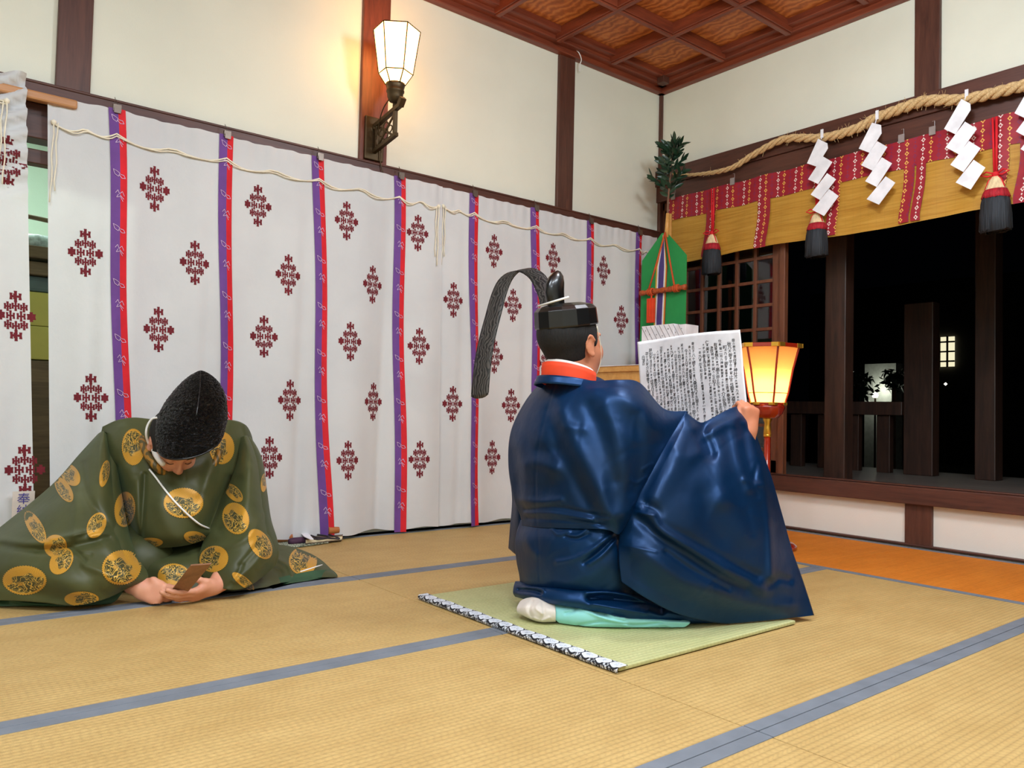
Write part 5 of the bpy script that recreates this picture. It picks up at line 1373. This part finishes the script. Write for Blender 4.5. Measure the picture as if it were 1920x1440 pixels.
# sock and trouser hem showing at the back
TB = [[(975, 1128, 2.50), (990, 1123, 2.47), (1010, 1122, 2.45), (1040, 1130, 2.44)], [(969, 1140, 2.46), (988, 1138, 2.42), (1012, 1140, 2.40), (1042, 1145, 2.40)], [(971, 1150, 2.46), (990, 1156, 2.42), (1014, 1162, 2.40), (1042, 1162, 2.40)], [(980, 1152, 2.47), (998, 1163, 2.45), (1016, 1169, 2.44), (1042, 1167, 2.44)]]
cloth('white_sock', TB, M['white_cloth'], blue, [([(998, 1128), (992, 1142), (996, 1156)], 3.5, -.009), ([(1012, 1130), (1005, 1140), (1016, 1150)], 3, .005), ([(1018, 1133), (1020, 1150), (1014, 1164)], 2.5, -.004), ([(1000, 1158), (1015, 1164), (1030, 1158)], 2.5, .004)], back=.05, nu=50, nv=40, zmin=.0165)
MH = [[(1036, 1129, 2.45), (1085, 1135, 2.42), (1140, 1145, 2.40), (1200, 1155, 2.41), (1292, 1164, 2.43)], [(1036, 1142, 2.42), (1090, 1148, 2.38), (1145, 1156, 2.37), (1205, 1162, 2.38), (1294, 1167, 2.40)], [(1040, 1160, 2.41), (1095, 1166, 2.375), (1150, 1170, 2.37), (1210, 1172, 2.38), (1290, 1172, 2.40)], [(1058, 1176, 2.42), (1100, 1181, 2.395), (1150, 1181, 2.39), (1210, 1181, 2.395), (1272, 1182, 2.40)]]
cloth('turquoise_trouser_hem', MH, M['mint_cloth'], blue, [([(1060, 1150), (1075, 1146), (1080, 1136)], 3, -.006), ([(1085, 1172), (1130, 1166), (1190, 1172), (1240, 1168)], 2.5, -.006), ([(1090, 1140), (1130, 1158), (1175, 1172)], 4, .008), ([(1110, 1140), (1120, 1150), (1135, 1152)], 3, -.006), ([(1140, 1146), (1150, 1156), (1170, 1160)], 3, .006), ([(1240, 1170), (1262, 1176)], 2.5, .004)], back=.05, nu=110, nv=40, zmin=.0165)

# ---------------- sheet held by the man in blue
PX0, Wd, Hh = -1.965, .0, .0
tl, tr_, brr, bll = on(1193, 641, 'X', -1.955), on(1390, 619, 'X', -1.955), on(1400, 748, 'X', -1.965), on(1203, 790, 'X', -1.955)
br2 = brr + (brr - tr_) * 1.25; bl2 = tl + (bll - tl) * 1.95
nu_, nv_ = 60, 50; uu, vv = np.meshgrid(np.linspace(0, 1, nu_), np.linspace(0, 1, nv_))


def sheetS(u, v):
    u = np.asarray(u, float)[..., None]; v = np.asarray(v, float)[..., None]
    P = (tl * (1 - u) + tr_ * u) * (1 - v) + (bl2 * (1 - u) + br2 * u) * v
    dx = .012 * np.sin(u * 5.5 + .6) * (1 - .3 * v) + .003 * np.sin(v * 17 + u * 6) * np.sin(u * 9) + .022 * np.clip(u - .93, 0, 1) * 10 * (v - .45)
    P = P + dx * np.array((1., .1, 0)); P = P + np.array((0, 0, 1.)) * (.006 * np.sin(u * 3.1) - .010 * np.clip(u - .95, 0, 1) * 20 * np.clip(.05 - v, 0, 1) * 0)
    return P


ps = thing('written_sheet', sheetS(.5, .5), 'white handwritten paper sheet held up in front of the man in blue', 'paper')
b = MB(); b.grid(sheetS(uu, vv)); link('sheet', b, M['paper'], ps, smooth=True, solid=.0006)
NORITO = ['掛介麻久母畏伎春日神社乃大神等乃大前尓恐美恐美母白左久', '秋乃大御祭平仕奉留止志弖御饌御酒乎供奉里弖', '町内乃氏子崇敬者等参集比弖拝美奉留状乎', '仕奉留二柱乃神職等賀真心乎平良介久安良介久', '有留事無久家門高久弥広尓弥栄尓立栄衣志米', '浄伎明伎直伎誠乃心以知弖神習比尓習比弖', '仁慈美給比恵美給布御神徳乎', '乎乎乎奉里', '一年乃間尓過知犯志介牟種種乃罪穢乎',
          '御氏子八十続伎五十橿八桑枝乃如久', '歳乃始乃大前尓奉留幣帛乎聞食志弖', '今日乃吉日乎選毘弖大前尓参出弖', '米田乃稲穂乎横山乃如久置足波志弖', '天下四方乃国民尓至留麻伝', '十日余里五日止云布日乎', '夫等乃家内安全身体健全尓', '御代御代乃天皇乃大朝廷乎', '家乃業乎弥奨米尓奨米給比', '正志伎道尓導伎給比守里給比', '八十禍津日乃禍事無久', '三月乃朝乃御日乃豊栄登尓', '辞別伎弖白左久', '平介久安介久聞食世止恐美', '白須']
cu_allV = []; b = MB(); ncol = len(NORITO)
fontbase = {}
for ci, line in enumerate(NORITO):
    u0 = .935 - ci * .0372
    if ci > 8: u0 -= .03
    top = .055 + (.02 * (ci % 3)) + (.0 if ci < ncol - 1 else 0); v_ = top
    for ch in line * 2:
        if v_ > .93 or (ci == ncol - 1 and v_ > .15): break
        if ch not in fontbase: fontbase[ch] = textmesh(ch, 1.0, None, None, '', (0, 0, 0), (1, 0, 0), (0, 1, 0))
        V_, F_ = fontbase[ch]
        if len(V_):
            sc_ = .0145 * (1 + .22 * math.sin(len(b.v) * .7)); W_u = .40
            small = 1.0 if rng.random() > .35 else .72
            X_ = (V_[:, 0] * (1 + rng.normal() * .05) + (V_[:, 1] - .35) * .10) * sc_ * small / .50 + u0 + rng.normal() * .001; Y_ = v_ + (.75 - V_[:, 1]) * sc_ * small / .62
            # thicken brush strokes slightly by doubling the glyph
            S_ = sheetS(X_, Y_) - np.array((.0012, 0, 0)); b.add(S_, F_)
            S_ = sheetS(X_ + .0006, Y_ + .0003) - np.array((.0011, 0, 0)); b.add(S_, F_)
        v_ += .0245 * (small * .85 + .15)
link('brush_writing', b, M['ink'], ps)

# ---------------- man in green, bowing
gh = D(326, 832, 2.865); pit = .72; Rg = frame((.04, -math.cos(pit), -math.sin(pit)), (.06, -math.sin(pit), math.cos(pit)))
Fg = Field((-3.85, -1.16, .004), (-3.10, -.20, .78), .0046)
head(Fg, gh, Rg, (-3.40, -.64, .53), 1.0)
SH1, SH2 = D(250, 845, 3.08), D(420, 845, 3.18)
Fg.cone((-3.40, -.58, .52), (-3.40, -.36, .28), .09, .11, .05); Fg.cone((-3.40, -.56, .50), SH1, .06, .045, .03); Fg.cone((-3.40, -.56, .50), SH2, .06, .045, .03)
for sx_ in (-1, 1): Fg.cone((-3.40 + .09 * sx_, -.36, .19), (-3.40 + .15 * sx_, -.64, .10), .075, .055, .03); Fg.cone((-3.40 + .15 * sx_, -.64, .08), (-3.40 + .09 * sx_, -.32, .06), .05, .035, .01)
w1 = D(262, 1103, 2.60); w2 = D(402, 1100, 2.67)
e1, e2 = D(176, 990, 2.72), D(468, 985, 2.90)
Fg.cone(SH1, e1, .040, .036, .02); Fg.cone(e1, w1, .038, .026, .02); Fg.cone(SH2, e2, .040, .036, .02); Fg.cone(e2, w2, .038, .026, .02)
hand(Fg, w1, D(318, 1120, 2.585) - w1, FW * 1.0 - UP * .35, UP, curl=(62, 68, 40), thumb=((.036, .036, -.006), (.064, .032, .002), (.088, .022, .010)), sc=1.0)
hand(Fg, w2, D(312, 1135, 2.540) - w2, FW * .75 + UP * .55, UP - FW * .3, curl=(14, 16, 14), spread=.02, thumb=((.034, .036, .010), (.058, .044, .024), (.078, .044, .040)), sc=.98)
mg = Fg.mesh(2); mg.v = [(x, y, max(z, .003)) for x, y, z in mg.v]
green = link('person', mg, M['skin2'], smooth=True)
tag(green, 'person bowing low in olive robe with gold roundels and tall black hat', 'person')
hair(None, gh, Rg, green, 1.01)
# tall hat
HR_ = [(357, 828, 55, 2.775, .110, .052), (358, 818, 58.5, 2.775, .113, .050), (360, 798, 61.5, 2.78, .112, .044), (362, 776, 61, 2.79, .106, .036), (368, 748, 52, 2.81, .092, .026), (373, 722, 36, 2.83, .066, .016), (375, 706, 20, 2.84, .038, .008), (376, 698, 7, 2.845, .013, .003), (376, 695.5, 1, 2.846, .002, .0005)]
HRc = cr(np.array(HR_, float), 150); rows_ = []
for (x_, y_, hw, dp, dd_, dv) in HRc:
    c_ = D(x_, y_, dp); e1_ = RT * hw / F_PX * dp
    rows_.append([c_ + e1_ * math.cos(a) - (FW * max(dd_, .001) + UP * dv) * math.sin(a) * (1 if math.sin(a) > 0 else .9) for a in np.linspace(0, 2 * math.pi, 200, endpoint=False)])
Pq = np.array(rows_); rgp = np.random.default_rng(4); bmp = rgp.normal(0, 1, Pq.shape[:2]); bmp = bmp + .8 * (np.roll(bmp, 1, 0) + np.roll(bmp, 1, 1) + np.roll(np.roll(bmp, 1, 1), 1, 0) + np.roll(bmp, 2, 1)); cen = Pq.mean(1, keepdims=True); dr_ = (Pq - cen) / (np.linalg.norm(Pq - cen, axis=2, keepdims=True) + 1e-6); Pq = Pq + dr_ * (bmp * .0006)[..., None] * (np.linspace(0, 1, 150)[:, None, None] > .06)
b = MB(); b.grid(Pq, closed=True); hat = link('tall_hat', b, M['pebble'], green, smooth=True, solid=.003)
b = MB(); b.tube([p for p in Pq[0]] + [Pq[0][0]], .0035, 8); link('hat_rim', b, M['black'], hat, smooth=True)
b = MB(); b.tube([Pq[i][37] - FW * .001 for i in range(66, 148, 2)], .0022, 6); link('hat_seam', b, M['black'], hat, smooth=True)
b = MB(); b.tube(cr(np.array([D(300, 783, 2.80), D(286, 785, 2.80), D(277, 797, 2.80), D(274, 812, 2.80), D(277, 828, 2.82), D(286, 842, 2.84)]), 20), .0042, 8)
b.tube(cr(np.array([D(303, 824, 2.745), D(298, 832, 2.745), D(295, 842, 2.75), D(298, 852, 2.76)]), 14), .0018, 6); b.tube([D(303, 779, 2.74), D(302, 790, 2.73), D(304, 798, 2.72)], .002, 6)
link('hat_cord', b, M['whitecord'], hat, smooth=True)
# brows and lashes
b = MB(); GW = lambda *p: gh + Rg @ np.array(p, float)
for y in (1, -1):
    b.tube(cr(np.array([GW(.088, .050 * y, .012), GW(.096, .034 * y, .019), GW(.099, .016 * y, .015)]), 8), [.0018] + [.0028] * 6 + [.0015], 5); b.tube(cr(np.array([GW(.089, .044 * y, -.008), GW(.0945, .032 * y, -.011), GW(.094, .020 * y, -.008)]), 8), .0012, 5)
link('eyebrows_and_lashes', b, M['hair'], green, smooth=True)

G1 = [[(192, 800, 2.97), (222, 787, 2.96), (258, 783, 2.95), (300, 792, 2.97), (345, 800, 3.00), (395, 795, 3.02), (430, 787, 3.08), (459, 796, 3.18)],
 [(186, 832, 2.95), (220, 828, 2.88), (262, 832, 2.87), (300, 838, 2.87), (345, 842, 2.90), (390, 840, 2.94), (427, 834, 3.02), (464, 836, 3.15)],
 [(194, 880, 2.92), (226, 878, 2.84), (265, 880, 2.81), (305, 884, 2.80), (345, 886, 2.82), (385, 884, 2.87), (422, 882, 2.96), (460, 884, 3.08)],
 [(210, 940, 2.88), (236, 938, 2.80), (270, 940, 2.76), (305, 944, 2.74), (345, 946, 2.76), (380, 944, 2.82), (412, 940, 2.90), (446, 940, 3.0)],
 [(232, 985, 2.86), (250, 990, 2.79), (276, 996, 2.74), (305, 1000, 2.73), (342, 1000, 2.75), (372, 995, 2.80), (400, 988, 2.86), (428, 984, 2.94)],
 [(248, 1012, 2.87), (262, 1022, 2.82), (284, 1027, 2.77), (310, 1027, 2.76), (342, 1024, 2.78), (368, 1018, 2.83), (392, 1010, 2.88), (415, 1006, 2.94)]]
SG1 = [([(196, 812), (205, 860), (212, 900)], 4, -.008), ([(240, 880), (258, 930), (262, 1015)], 10, .012), ([(214, 880), (226, 925), (240, 970), (252, 1008)], 7, -.045), ([(272, 890), (268, 955), (264, 1015)], 5, -.016), ([(258, 900), (256, 950), (258, 1000)], 6, .010), ([(346, 850), (348, 900)], 1.8, -.002),
       ([(285, 875), (330, 905), (380, 930)], 8, -.006), ([(300, 862), (345, 880), (385, 872)], 10, -.012), ([(395, 870), (385, 910), (370, 960)], 9, .008), ([(432, 900), (412, 940), (394, 985)], 7, -.030), ([(396, 880), (385, 930), (372, 975)], 9, .010), ([(455, 805), (462, 830), (458, 870)], 4, -.008), ([(230, 800), (245, 840)], 8, .006), ([(300, 940), (310, 980), (330, 1010)], 12, .006)]
G2 = [[(225, 1006, 2.97), (258, 1012, 2.93), (300, 1018, 2.90), (340, 1016, 2.92), (385, 1008, 2.97), (412, 1000, 3.0)],
 [(238, 1045, 2.80), (265, 1050, 2.76), (300, 1052, 2.74), (340, 1052, 2.76), (382, 1048, 2.80), (422, 1044, 2.86)],
 [(248, 1082, 2.74), (275, 1088, 2.71), (305, 1092, 2.70), (340, 1092, 2.71), (378, 1090, 2.74), (425, 1088, 2.80)],
 [(252, 1112, 2.72), (280, 1120, 2.69), (305, 1124, 2.68), (340, 1124, 2.69), (380, 1120, 2.72), (430, 1114, 2.78)]]
G3 = [[(183, 814, 2.985), (187, 811, 2.955), (191, 809, 2.935), (195, 809, 2.925), (199, 811, 2.945), (204, 815, 2.98)],
 [(150, 850, 2.93), (165, 852, 2.86), (180, 855, 2.83), (193, 858, 2.82), (203, 862, 2.84), (211, 868, 2.90)],
 [(96, 910, 2.87), (130, 914, 2.76), (160, 918, 2.71), (188, 922, 2.70), (208, 928, 2.74), (223, 935, 2.82)],
 [(8, 982, 2.80), (65, 980, 2.66), (120, 982, 2.60), (170, 986, 2.59), (210, 992, 2.64), (238, 1000, 2.76)],
 [(-60, 1035, 2.70), (25, 1030, 2.57), (100, 1030, 2.52), (165, 1035, 2.52), (217, 1040, 2.56), (253, 1045, 2.68)],
 [(-80, 1090, 2.60), (15, 1082, 2.50), (92, 1082, 2.46), (160, 1085, 2.46), (222, 1084, 2.50), (276, 1082, 2.61)],
 [(-80, 1128, 2.53), (5, 1126, 2.49), (78, 1130, 2.475), (138, 1136, 2.475), (195, 1124, 2.50), (246, 1100, 2.57)]]
SG3 = [([(222, 950), (236, 1000), (258, 1050)], 3, .008), ([(95, 1010), (150, 1000), (200, 985)], 4, .010), ([(70, 1035), (130, 1028), (160, 1050)], 4, -.010), ([(160, 1060), (200, 1075), (235, 1095)], 6, .009), ([(0, 1012), (50, 1020), (110, 1014), (150, 1000)], 6, .010), ([(5, 1022), (60, 1030), (120, 1028), (170, 1018), (205, 1008)], 6, -.016), ([(150, 860), (140, 900), (142, 960), (138, 1005)], 7, .008), ([(155, 870), (165, 930), (195, 975), (225, 1005)], 6, -.010), ([(190, 810), (186, 860), (190, 900)], 5, .006),
       ([(60, 950), (100, 935), (140, 900)], 9, -.006), ([(190, 1010), (215, 1040), (240, 1075)], 8, .008), ([(20, 1060), (80, 1075), (150, 1110)], 14, .008), ([(0, 1090), (50, 1110), (110, 1125)], 10, -.008), ([(140, 1050), (175, 1090), (190, 1120)], 10, -.006), ([(170, 1005), (195, 1000), (222, 1012)], 5, .008), ([(120, 1040), (130, 1035), (170, 1040)], 4, -.005)]
G4 = [[(447, 822, 3.14), (453, 819, 3.12), (458, 817, 3.11), (463, 817, 3.12), (467, 819, 3.15), (470, 824, 3.19)],
 [(446, 860, 3.04), (456, 858, 3.0), (465, 857, 2.99), (474, 858, 3.01), (482, 862, 3.06), (489, 868, 3.15)],
 [(426, 915, 2.96), (444, 918, 2.90), (459, 918, 2.88), (473, 918, 2.90), (486, 920, 2.95), (498, 925, 3.05)],
 [(397, 970, 2.91), (421, 975, 2.84), (446, 975, 2.80), (469, 973, 2.80), (489, 972, 2.86), (506, 975, 2.98)],
 [(380, 1018, 2.85), (409, 1025, 2.76), (441, 1028, 2.72), (471, 1025, 2.73), (498, 1018, 2.80), (517, 1010, 2.92)],
 [(370, 1058, 2.77), (400, 1068, 2.70), (435, 1072, 2.67), (470, 1068, 2.70), (502, 1052, 2.79), (522, 1036, 2.9)],
 [(384, 1086, 2.72), (402, 1097, 2.68), (430, 1106, 2.665), (462, 1102, 2.70), (492, 1082, 2.79), (518, 1060, 2.88)]]
SG4 = [([(470, 880), (465, 930), (450, 980)], 7, .008), ([(448, 900), (438, 940), (410, 990)], 7, -.010), ([(500, 960), (470, 1000), (440, 1020), (400, 1030)], 6, .009), ([(508, 990), (480, 1025), (450, 1060)], 5, -.008), ([(500, 1030), (475, 1060), (440, 1090)], 5, .007), ([(455, 1060), (430, 1100)], 4, -.006), ([(462, 820), (470, 860)], 4, .005)]
G5 = [[(430, 1030, 3.08), (480, 1022, 3.14), (530, 1022, 3.22), (575, 1036, 3.24), (606, 1054, 3.20)],
 [(430, 1060, 2.96), (485, 1052, 3.02), (535, 1050, 3.08), (580, 1056, 3.12), (618, 1066, 3.13)],
 [(425, 1090, 2.83), (480, 1084, 2.90), (535, 1074, 3.0), (585, 1072, 3.06), (628, 1076, 3.07)],
 [(400, 1122, 2.72), (455, 1118, 2.77), (510, 1106, 2.86), (565, 1092, 2.99), (633, 1081, 3.05)]]
SG5 = [([(515, 1045), (540, 1060), (548, 1078)], 5, .014), ([(500, 1060), (525, 1072), (530, 1090)], 5, -.012), ([(440, 1112), (500, 1100)], 6, .010), ([(560, 1040), (590, 1060)], 10, .008)]
orobe, mbo = cloth('olive_robe', G1, M['olive'], green, SG1, back=.30, nu=130, nv=120, wr=.0012, seed=5)
parts = [(orobe, mbo)]
for nm, G_, s_, bk, a_, b_, wr_ in (('robe_front', G2, [([(262, 1030), (300, 1040), (345, 1036)], 8, -.010), ([(300, 1060), (320, 1100)], 16, .006)], .16, 80, 60, .001), ('right_sleeve', G3, SG3, .07, 150, 140, .0014), ('left_sleeve', G4, SG4, .07, 100, 130, .0014), ('robe_skirt', G5, SG5, .05, 100, 70, .0014)):
    parts.append(cloth(nm, G_, M['olive'], orobe, s_, back=bk, nu=a_, nv=b_, zmin=.006, wr=wr_, seed=len(nm) + 3))
UR = [[(-80, 1105, 2.60), (0, 1108, 2.56), (80, 1112, 2.55), (160, 1112, 2.56), (232, 1108, 2.60)], [(-80, 1130, 2.53), (0, 1131, 2.52), (80, 1134, 2.53), (150, 1136, 2.54), (215, 1128, 2.58)], [(-80, 1143, 2.51), (0, 1142, 2.515), (80, 1144, 2.53), (138, 1146, 2.54), (190, 1138, 2.57)]]
cloth('under_robe', UR, M['olive_green'], orobe, [([(20, 1125), (60, 1132), (120, 1135)], 4, .01)], back=.05, nu=80, nv=24, zmin=.003)
UR = [[(500, 1088, 2.92), (545, 1078, 2.99), (590, 1070, 3.05), (622, 1068, 3.12)], [(500, 1100, 2.88), (548, 1090, 2.96), (592, 1080, 3.03), (631, 1076, 3.09)], [(512, 1109, 2.85), (552, 1098, 2.94), (596, 1090, 3.01), (634, 1083, 3.07)]]
cloth('robe_lining', UR, M['olive_green'], orobe, [([(520, 1098), (580, 1086)], 4, .01)], back=.03, nu=60, nv=24, zmin=.003)
# body of the robe over back and hips (behind, closes the figure)
Fk = Field((-3.82, -.85, .01), (-3.0, -.10, .66), .012)
Fk.cone((-3.40, -.60, .47), (-3.40, -.38, .30), .13, .17, .05); Fk.cone((-3.40, -.36, .18), (-3.40, -.34, .16), .20, .20, .05); Fk.cone((-3.52, -.40, .14), (-3.55, -.72, .10), .14, .10, .05); Fk.cone((-3.28, -.40, .14), (-3.25, -.72, .10), .14, .10, .05)
mk_ = Fk.mesh(2); mk_.v = [(x, min(y, -.13), max(z, .005)) for x, y, z in mk_.v]; link('robe_back', mk_, M['olive'], orobe, smooth=True)

# embroidered roundels laid on the robe surfaces
bvh = [(o, BVHTree.FromPolygons([Vector(v_) for v_ in m_.v], m_.f)) for o, m_ in parts]


def hit(px, py):
    r = ray(px, py); r = r / np.linalg.norm(r); best = None
    for k, (o, t) in enumerate(bvh):
        h = t.ray_cast(Vector(CAM), Vector(r))
        if h[0] is not None and (best is None or h[3] < best[0]): best = (h[3], k)
    return None if best is None else (CAM + r * (best[0] - .0022), best[1])


RD = [(250, 838, 22, 35, 0), (416, 840, 24, 31, 0), (344, 943, 38, 29, 0), (234, 955, 20, 34, -5), (196, 888, 9, 26, -12), (132, 890, 16, 24, 35), (120, 918, 13, 27, 32), (66, 988, 14, 35, 30), (104, 1024, 22, 22, -10), (115, 1052, 20, 28, -35), (181, 985, 17, 26, -25), (228, 1064, 38, 33, 15), (46, 1088, 42, 28, 0), (153, 1123, 33, 14, 0),
      (326, 1080, 31, 24, 0), (401, 1048, 28, 25, 20), (442, 972, 25, 31, 20), (488, 1020, 19, 32, 32), (438, 924, 12, 22, 45), (495, 905, 6, 18, -5), (568, 1052, 27, 27, 0), (282, 1017, 24, 9, 0), (366, 1008, 22, 12, -10), (456, 1090, 26, 9, -38), (140, 1150, 1, 1, 0)]
for ri, (cx_, cy_, a_, b_, rt) in enumerate(RD[:-1]):
    nr, na = 9, 96; H = np.zeros((nr, na, 3)); K = np.full((nr, na), -1); U = np.zeros((nr, na, 2)); ct, st_ = math.cos(math.radians(rt)), math.sin(math.radians(rt)); ph = ri * 1.3
    for i in range(nr):
        for j in range(na):
            an = 2 * math.pi * j / na; r_ = i / (nr - 1) * (1 if i < nr - 1 else (1.0 if j % 2 else .95)); x_, y_ = r_ * math.cos(an), r_ * math.sin(an)
            h = hit(cx_ + (x_ * a_ * ct + y_ * b_ * st_), cy_ + (-x_ * a_ * st_ + y_ * b_ * ct) * 1.0)
            U[i, j] = (x_ * math.cos(ph) - y_ * math.sin(ph), x_ * math.sin(ph) + y_ * math.cos(ph))
            if h: H[i, j], K[i, j] = h
    for k in set(K.ravel().tolist()) - {-1}:
        m_ = MB(); base_ = len(m_.v); m_.v += [tuple(p) for p in H.reshape(-1, 3)]; m_.uv += U.reshape(-1, 2).tolist()
        for i in range(nr - 1):
            for j in range(na):
                q_ = [(i, j), (i, (j + 1) % na), (i + 1, (j + 1) % na), (i + 1, j)]
                if all(K[p] == k for p in q_):
                    pp = [H[p] for p in q_]
                    if max(np.linalg.norm(pp[0] - pp[2]), np.linalg.norm(pp[1] - pp[3])) < .03: m_.f.append(tuple(base_ + p[0] * na + p[1] for p in q_)); m_.mi.append(0)
        if len(m_.f) < 30: continue
        used = sorted({q for f in m_.f for q in f}); rm = {u: i for i, u in enumerate(used)}
        m_.v = [m_.v[u] for u in used]; m_.uv = [m_.uv[u] for u in used]; m_.f = [tuple(rm[q] for q in f) for f in m_.f]
        link('gold_roundel', m_, M['roundel'], orobe, smooth=True)
# cord across the chest
pts = [(280, 880), (292, 895), (306, 914), (322, 934), (340, 953), (358, 970), (376, 984), (392, 991)]; P = [hit(*p) for p in pts]
b = MB(); b.tube(cr(np.array([p[0] - ray(*q_) * .006 for p, q_ in zip(P, pts) if p]), 30), .0034, 7); link('chest_cord', b, M['whitecord'], green, smooth=True)
# collar
cpts = [(264, 812, 2.93), (268, 832, 2.865), (276, 852, 2.815), (290, 872, 2.785), (308, 886, 2.81), (340, 896, 2.855), (378, 889, 2.88), (402, 868, 2.92), (412, 845, 2.96)]
b = MB(); b.tube(cr(np.array([D(*p) for p in cpts]), 40), .013, 10); link('collar', b, M['collar'], orobe, smooth=True)
b = MB(); b.tube(cr(np.array([D(285, 820, 2.88), D(287, 836, 2.84), D(291, 850, 2.80), D(298, 862, 2.78), D(308, 872, 2.775)]), 24), [.006] + [.010] * 22 + [.006], 8); link('white_collar', b, M['undercollar'], orobe, smooth=True)
b = MB()
for a_, c_ in (((563, 1072), (611, 1057)),): b.tube([np.maximum(h_[0], (-9, -9, .01)) for h_ in (hit(a_[0] + (c_[0] - a_[0]) * t_, a_[1] + (c_[1] - a_[1]) * t_) for t_ in np.linspace(0, 1, 8)) if h_], .0028, 6)
link('hem_cord', b, M['whitecord'], orobe, smooth=True)
# wooden paddle held between the hands
B0, B1_, T1, T0 = D(310, 1122, 2.61), D(341, 1124, 2.61), D(396, 1058, 2.45), D(357, 1061, 2.45)
b = MB(); nrm = np.cross(B1_ - B0, T0 - B0); nrm /= np.linalg.norm(nrm); b.prism([B0, B1_, T1, T0], nrm * -.006)
tag(link('wooden_paddle', b, M['wood_shaku'], bevel=.0015), 'flat brown wooden paddle held between the hands of the bowing man', 'paddle')

# ---------------- things on the floor behind the man in green
fz0 = lambda x, y, z=0.: on(x, y, 'Z', z)
b = MB(); b.prism([fz0(500, 1008, .001), fz0(512, 1025, .001), fz0(560, 1026, .001), fz0(616, 1018, .001), fz0(590, 1003, .001)], (0, 0, .006)); tag(link('patterned_cushion_mat', b, M['patmat']), 'small pale green patterned cloth mat under the book, by the curtain', 'mat')
ca = fz0(500, 1012, .028) + np.array((-.06, .02, 0)); cb_ = fz0(546, 1007, .026)
b = MB(); b.tube([ca, cb_], .021, 20); tag(link('wooden_tube', b, M['bamboo'], smooth=False, bevel=.002), 'round tan wooden tube lying left of the book, beside the olive robe', 'tube')
bk = thing('book', fz0(590, 1015, .01), 'small brown-covered book lying on the patterned mat by the curtain', 'book')
q4 = [fz0(553, 1004, .009), fz0(573, 1019.5, .009), fz0(641, 1012, .009), fz0(606, 998, .009)]
for p in q4: p[1] = min(p[1], -.118)
b = MB(); b.prism([p + np.array((0, 0, .002)) for p in q4], (0, 0, .015)); link('pages', b, M['pages'], bk)
b = MB(); c4 = np.mean(q4, 0); qq = [c4 + (p - c4) * 1.02 for p in q4]; b.prism([p + np.array((0, 0, -.002)) for p in qq], (0, 0, .003)); b.prism([p + np.array((0, 0, .0172)) for p in qq], (0, 0, .003)); link('cover', b, M['book_cover'], bk)
b = MB(); z_ = .033; q = np.random.default_rng(8); pts = [fz0(556, 996, z_), fz0(562, 985, .06), fz0(570, 996, z_), fz0(590, 998, z_), fz0(606, 1000, z_), fz0(622, 1004, z_), fz0(636, 1010, z_), fz0(612, 1009, z_), fz0(596, 1008, z_), fz0(580, 1002, z_), fz0(600, 1003, z_), fz0(618, 1007, z_), fz0(600, 1011, z_), fz0(585, 1010, z_)]
b.tube(cr(np.array(pts), 90), .0042, 7); tag(link('black_cord', b, M['beads'], smooth=True), 'tangled dark cord lying on top of the book', 'cord')
b = MB(); b.prism([fz0(558, 995, .040), fz0(570, 1007, .039), fz0(581, 1012, .038), fz0(588, 1012, .038), fz0(577, 1000, .040), fz0(569, 995, .041)], (0, 0, .004)); tag(link('white_tag', b, M['paper'], bevel=.001), 'white tag with small marks lying on the book corner', 'tag')
b = MB(); P = [fz0(505, 998, .03), fz0(530, 996, .030), fz0(552, 995, .03)]; b.tube(cr(np.array([(p[0], -.130, .017) for p in P]), 14), [.012, .016, .018, .018, .018, .018, .018, .018, .018, .018, .018, .018, .014, .01], 10); b.v = [(x, y, max(z, .004)) for x, y, z in b.v]; tag(link('purple_bag', b, M['purple_dark'], smooth=True), 'dark purple cloth bundle behind the tan tube, against the curtain', 'bag')
ca, cb_ = fz0(582, 994, .028), fz0(614, 997, .026); ca[1] = cb_[1] = -.112; ca[2] = cb_[2] = .052
b = MB(); b.tube([ca, cb_], [.020, .019], 18); tag(link('wooden_tube', b, M['bamboo'], bevel=.002), 'short tan wooden cylinder behind the book, below the curtain ribbon', 'tube')
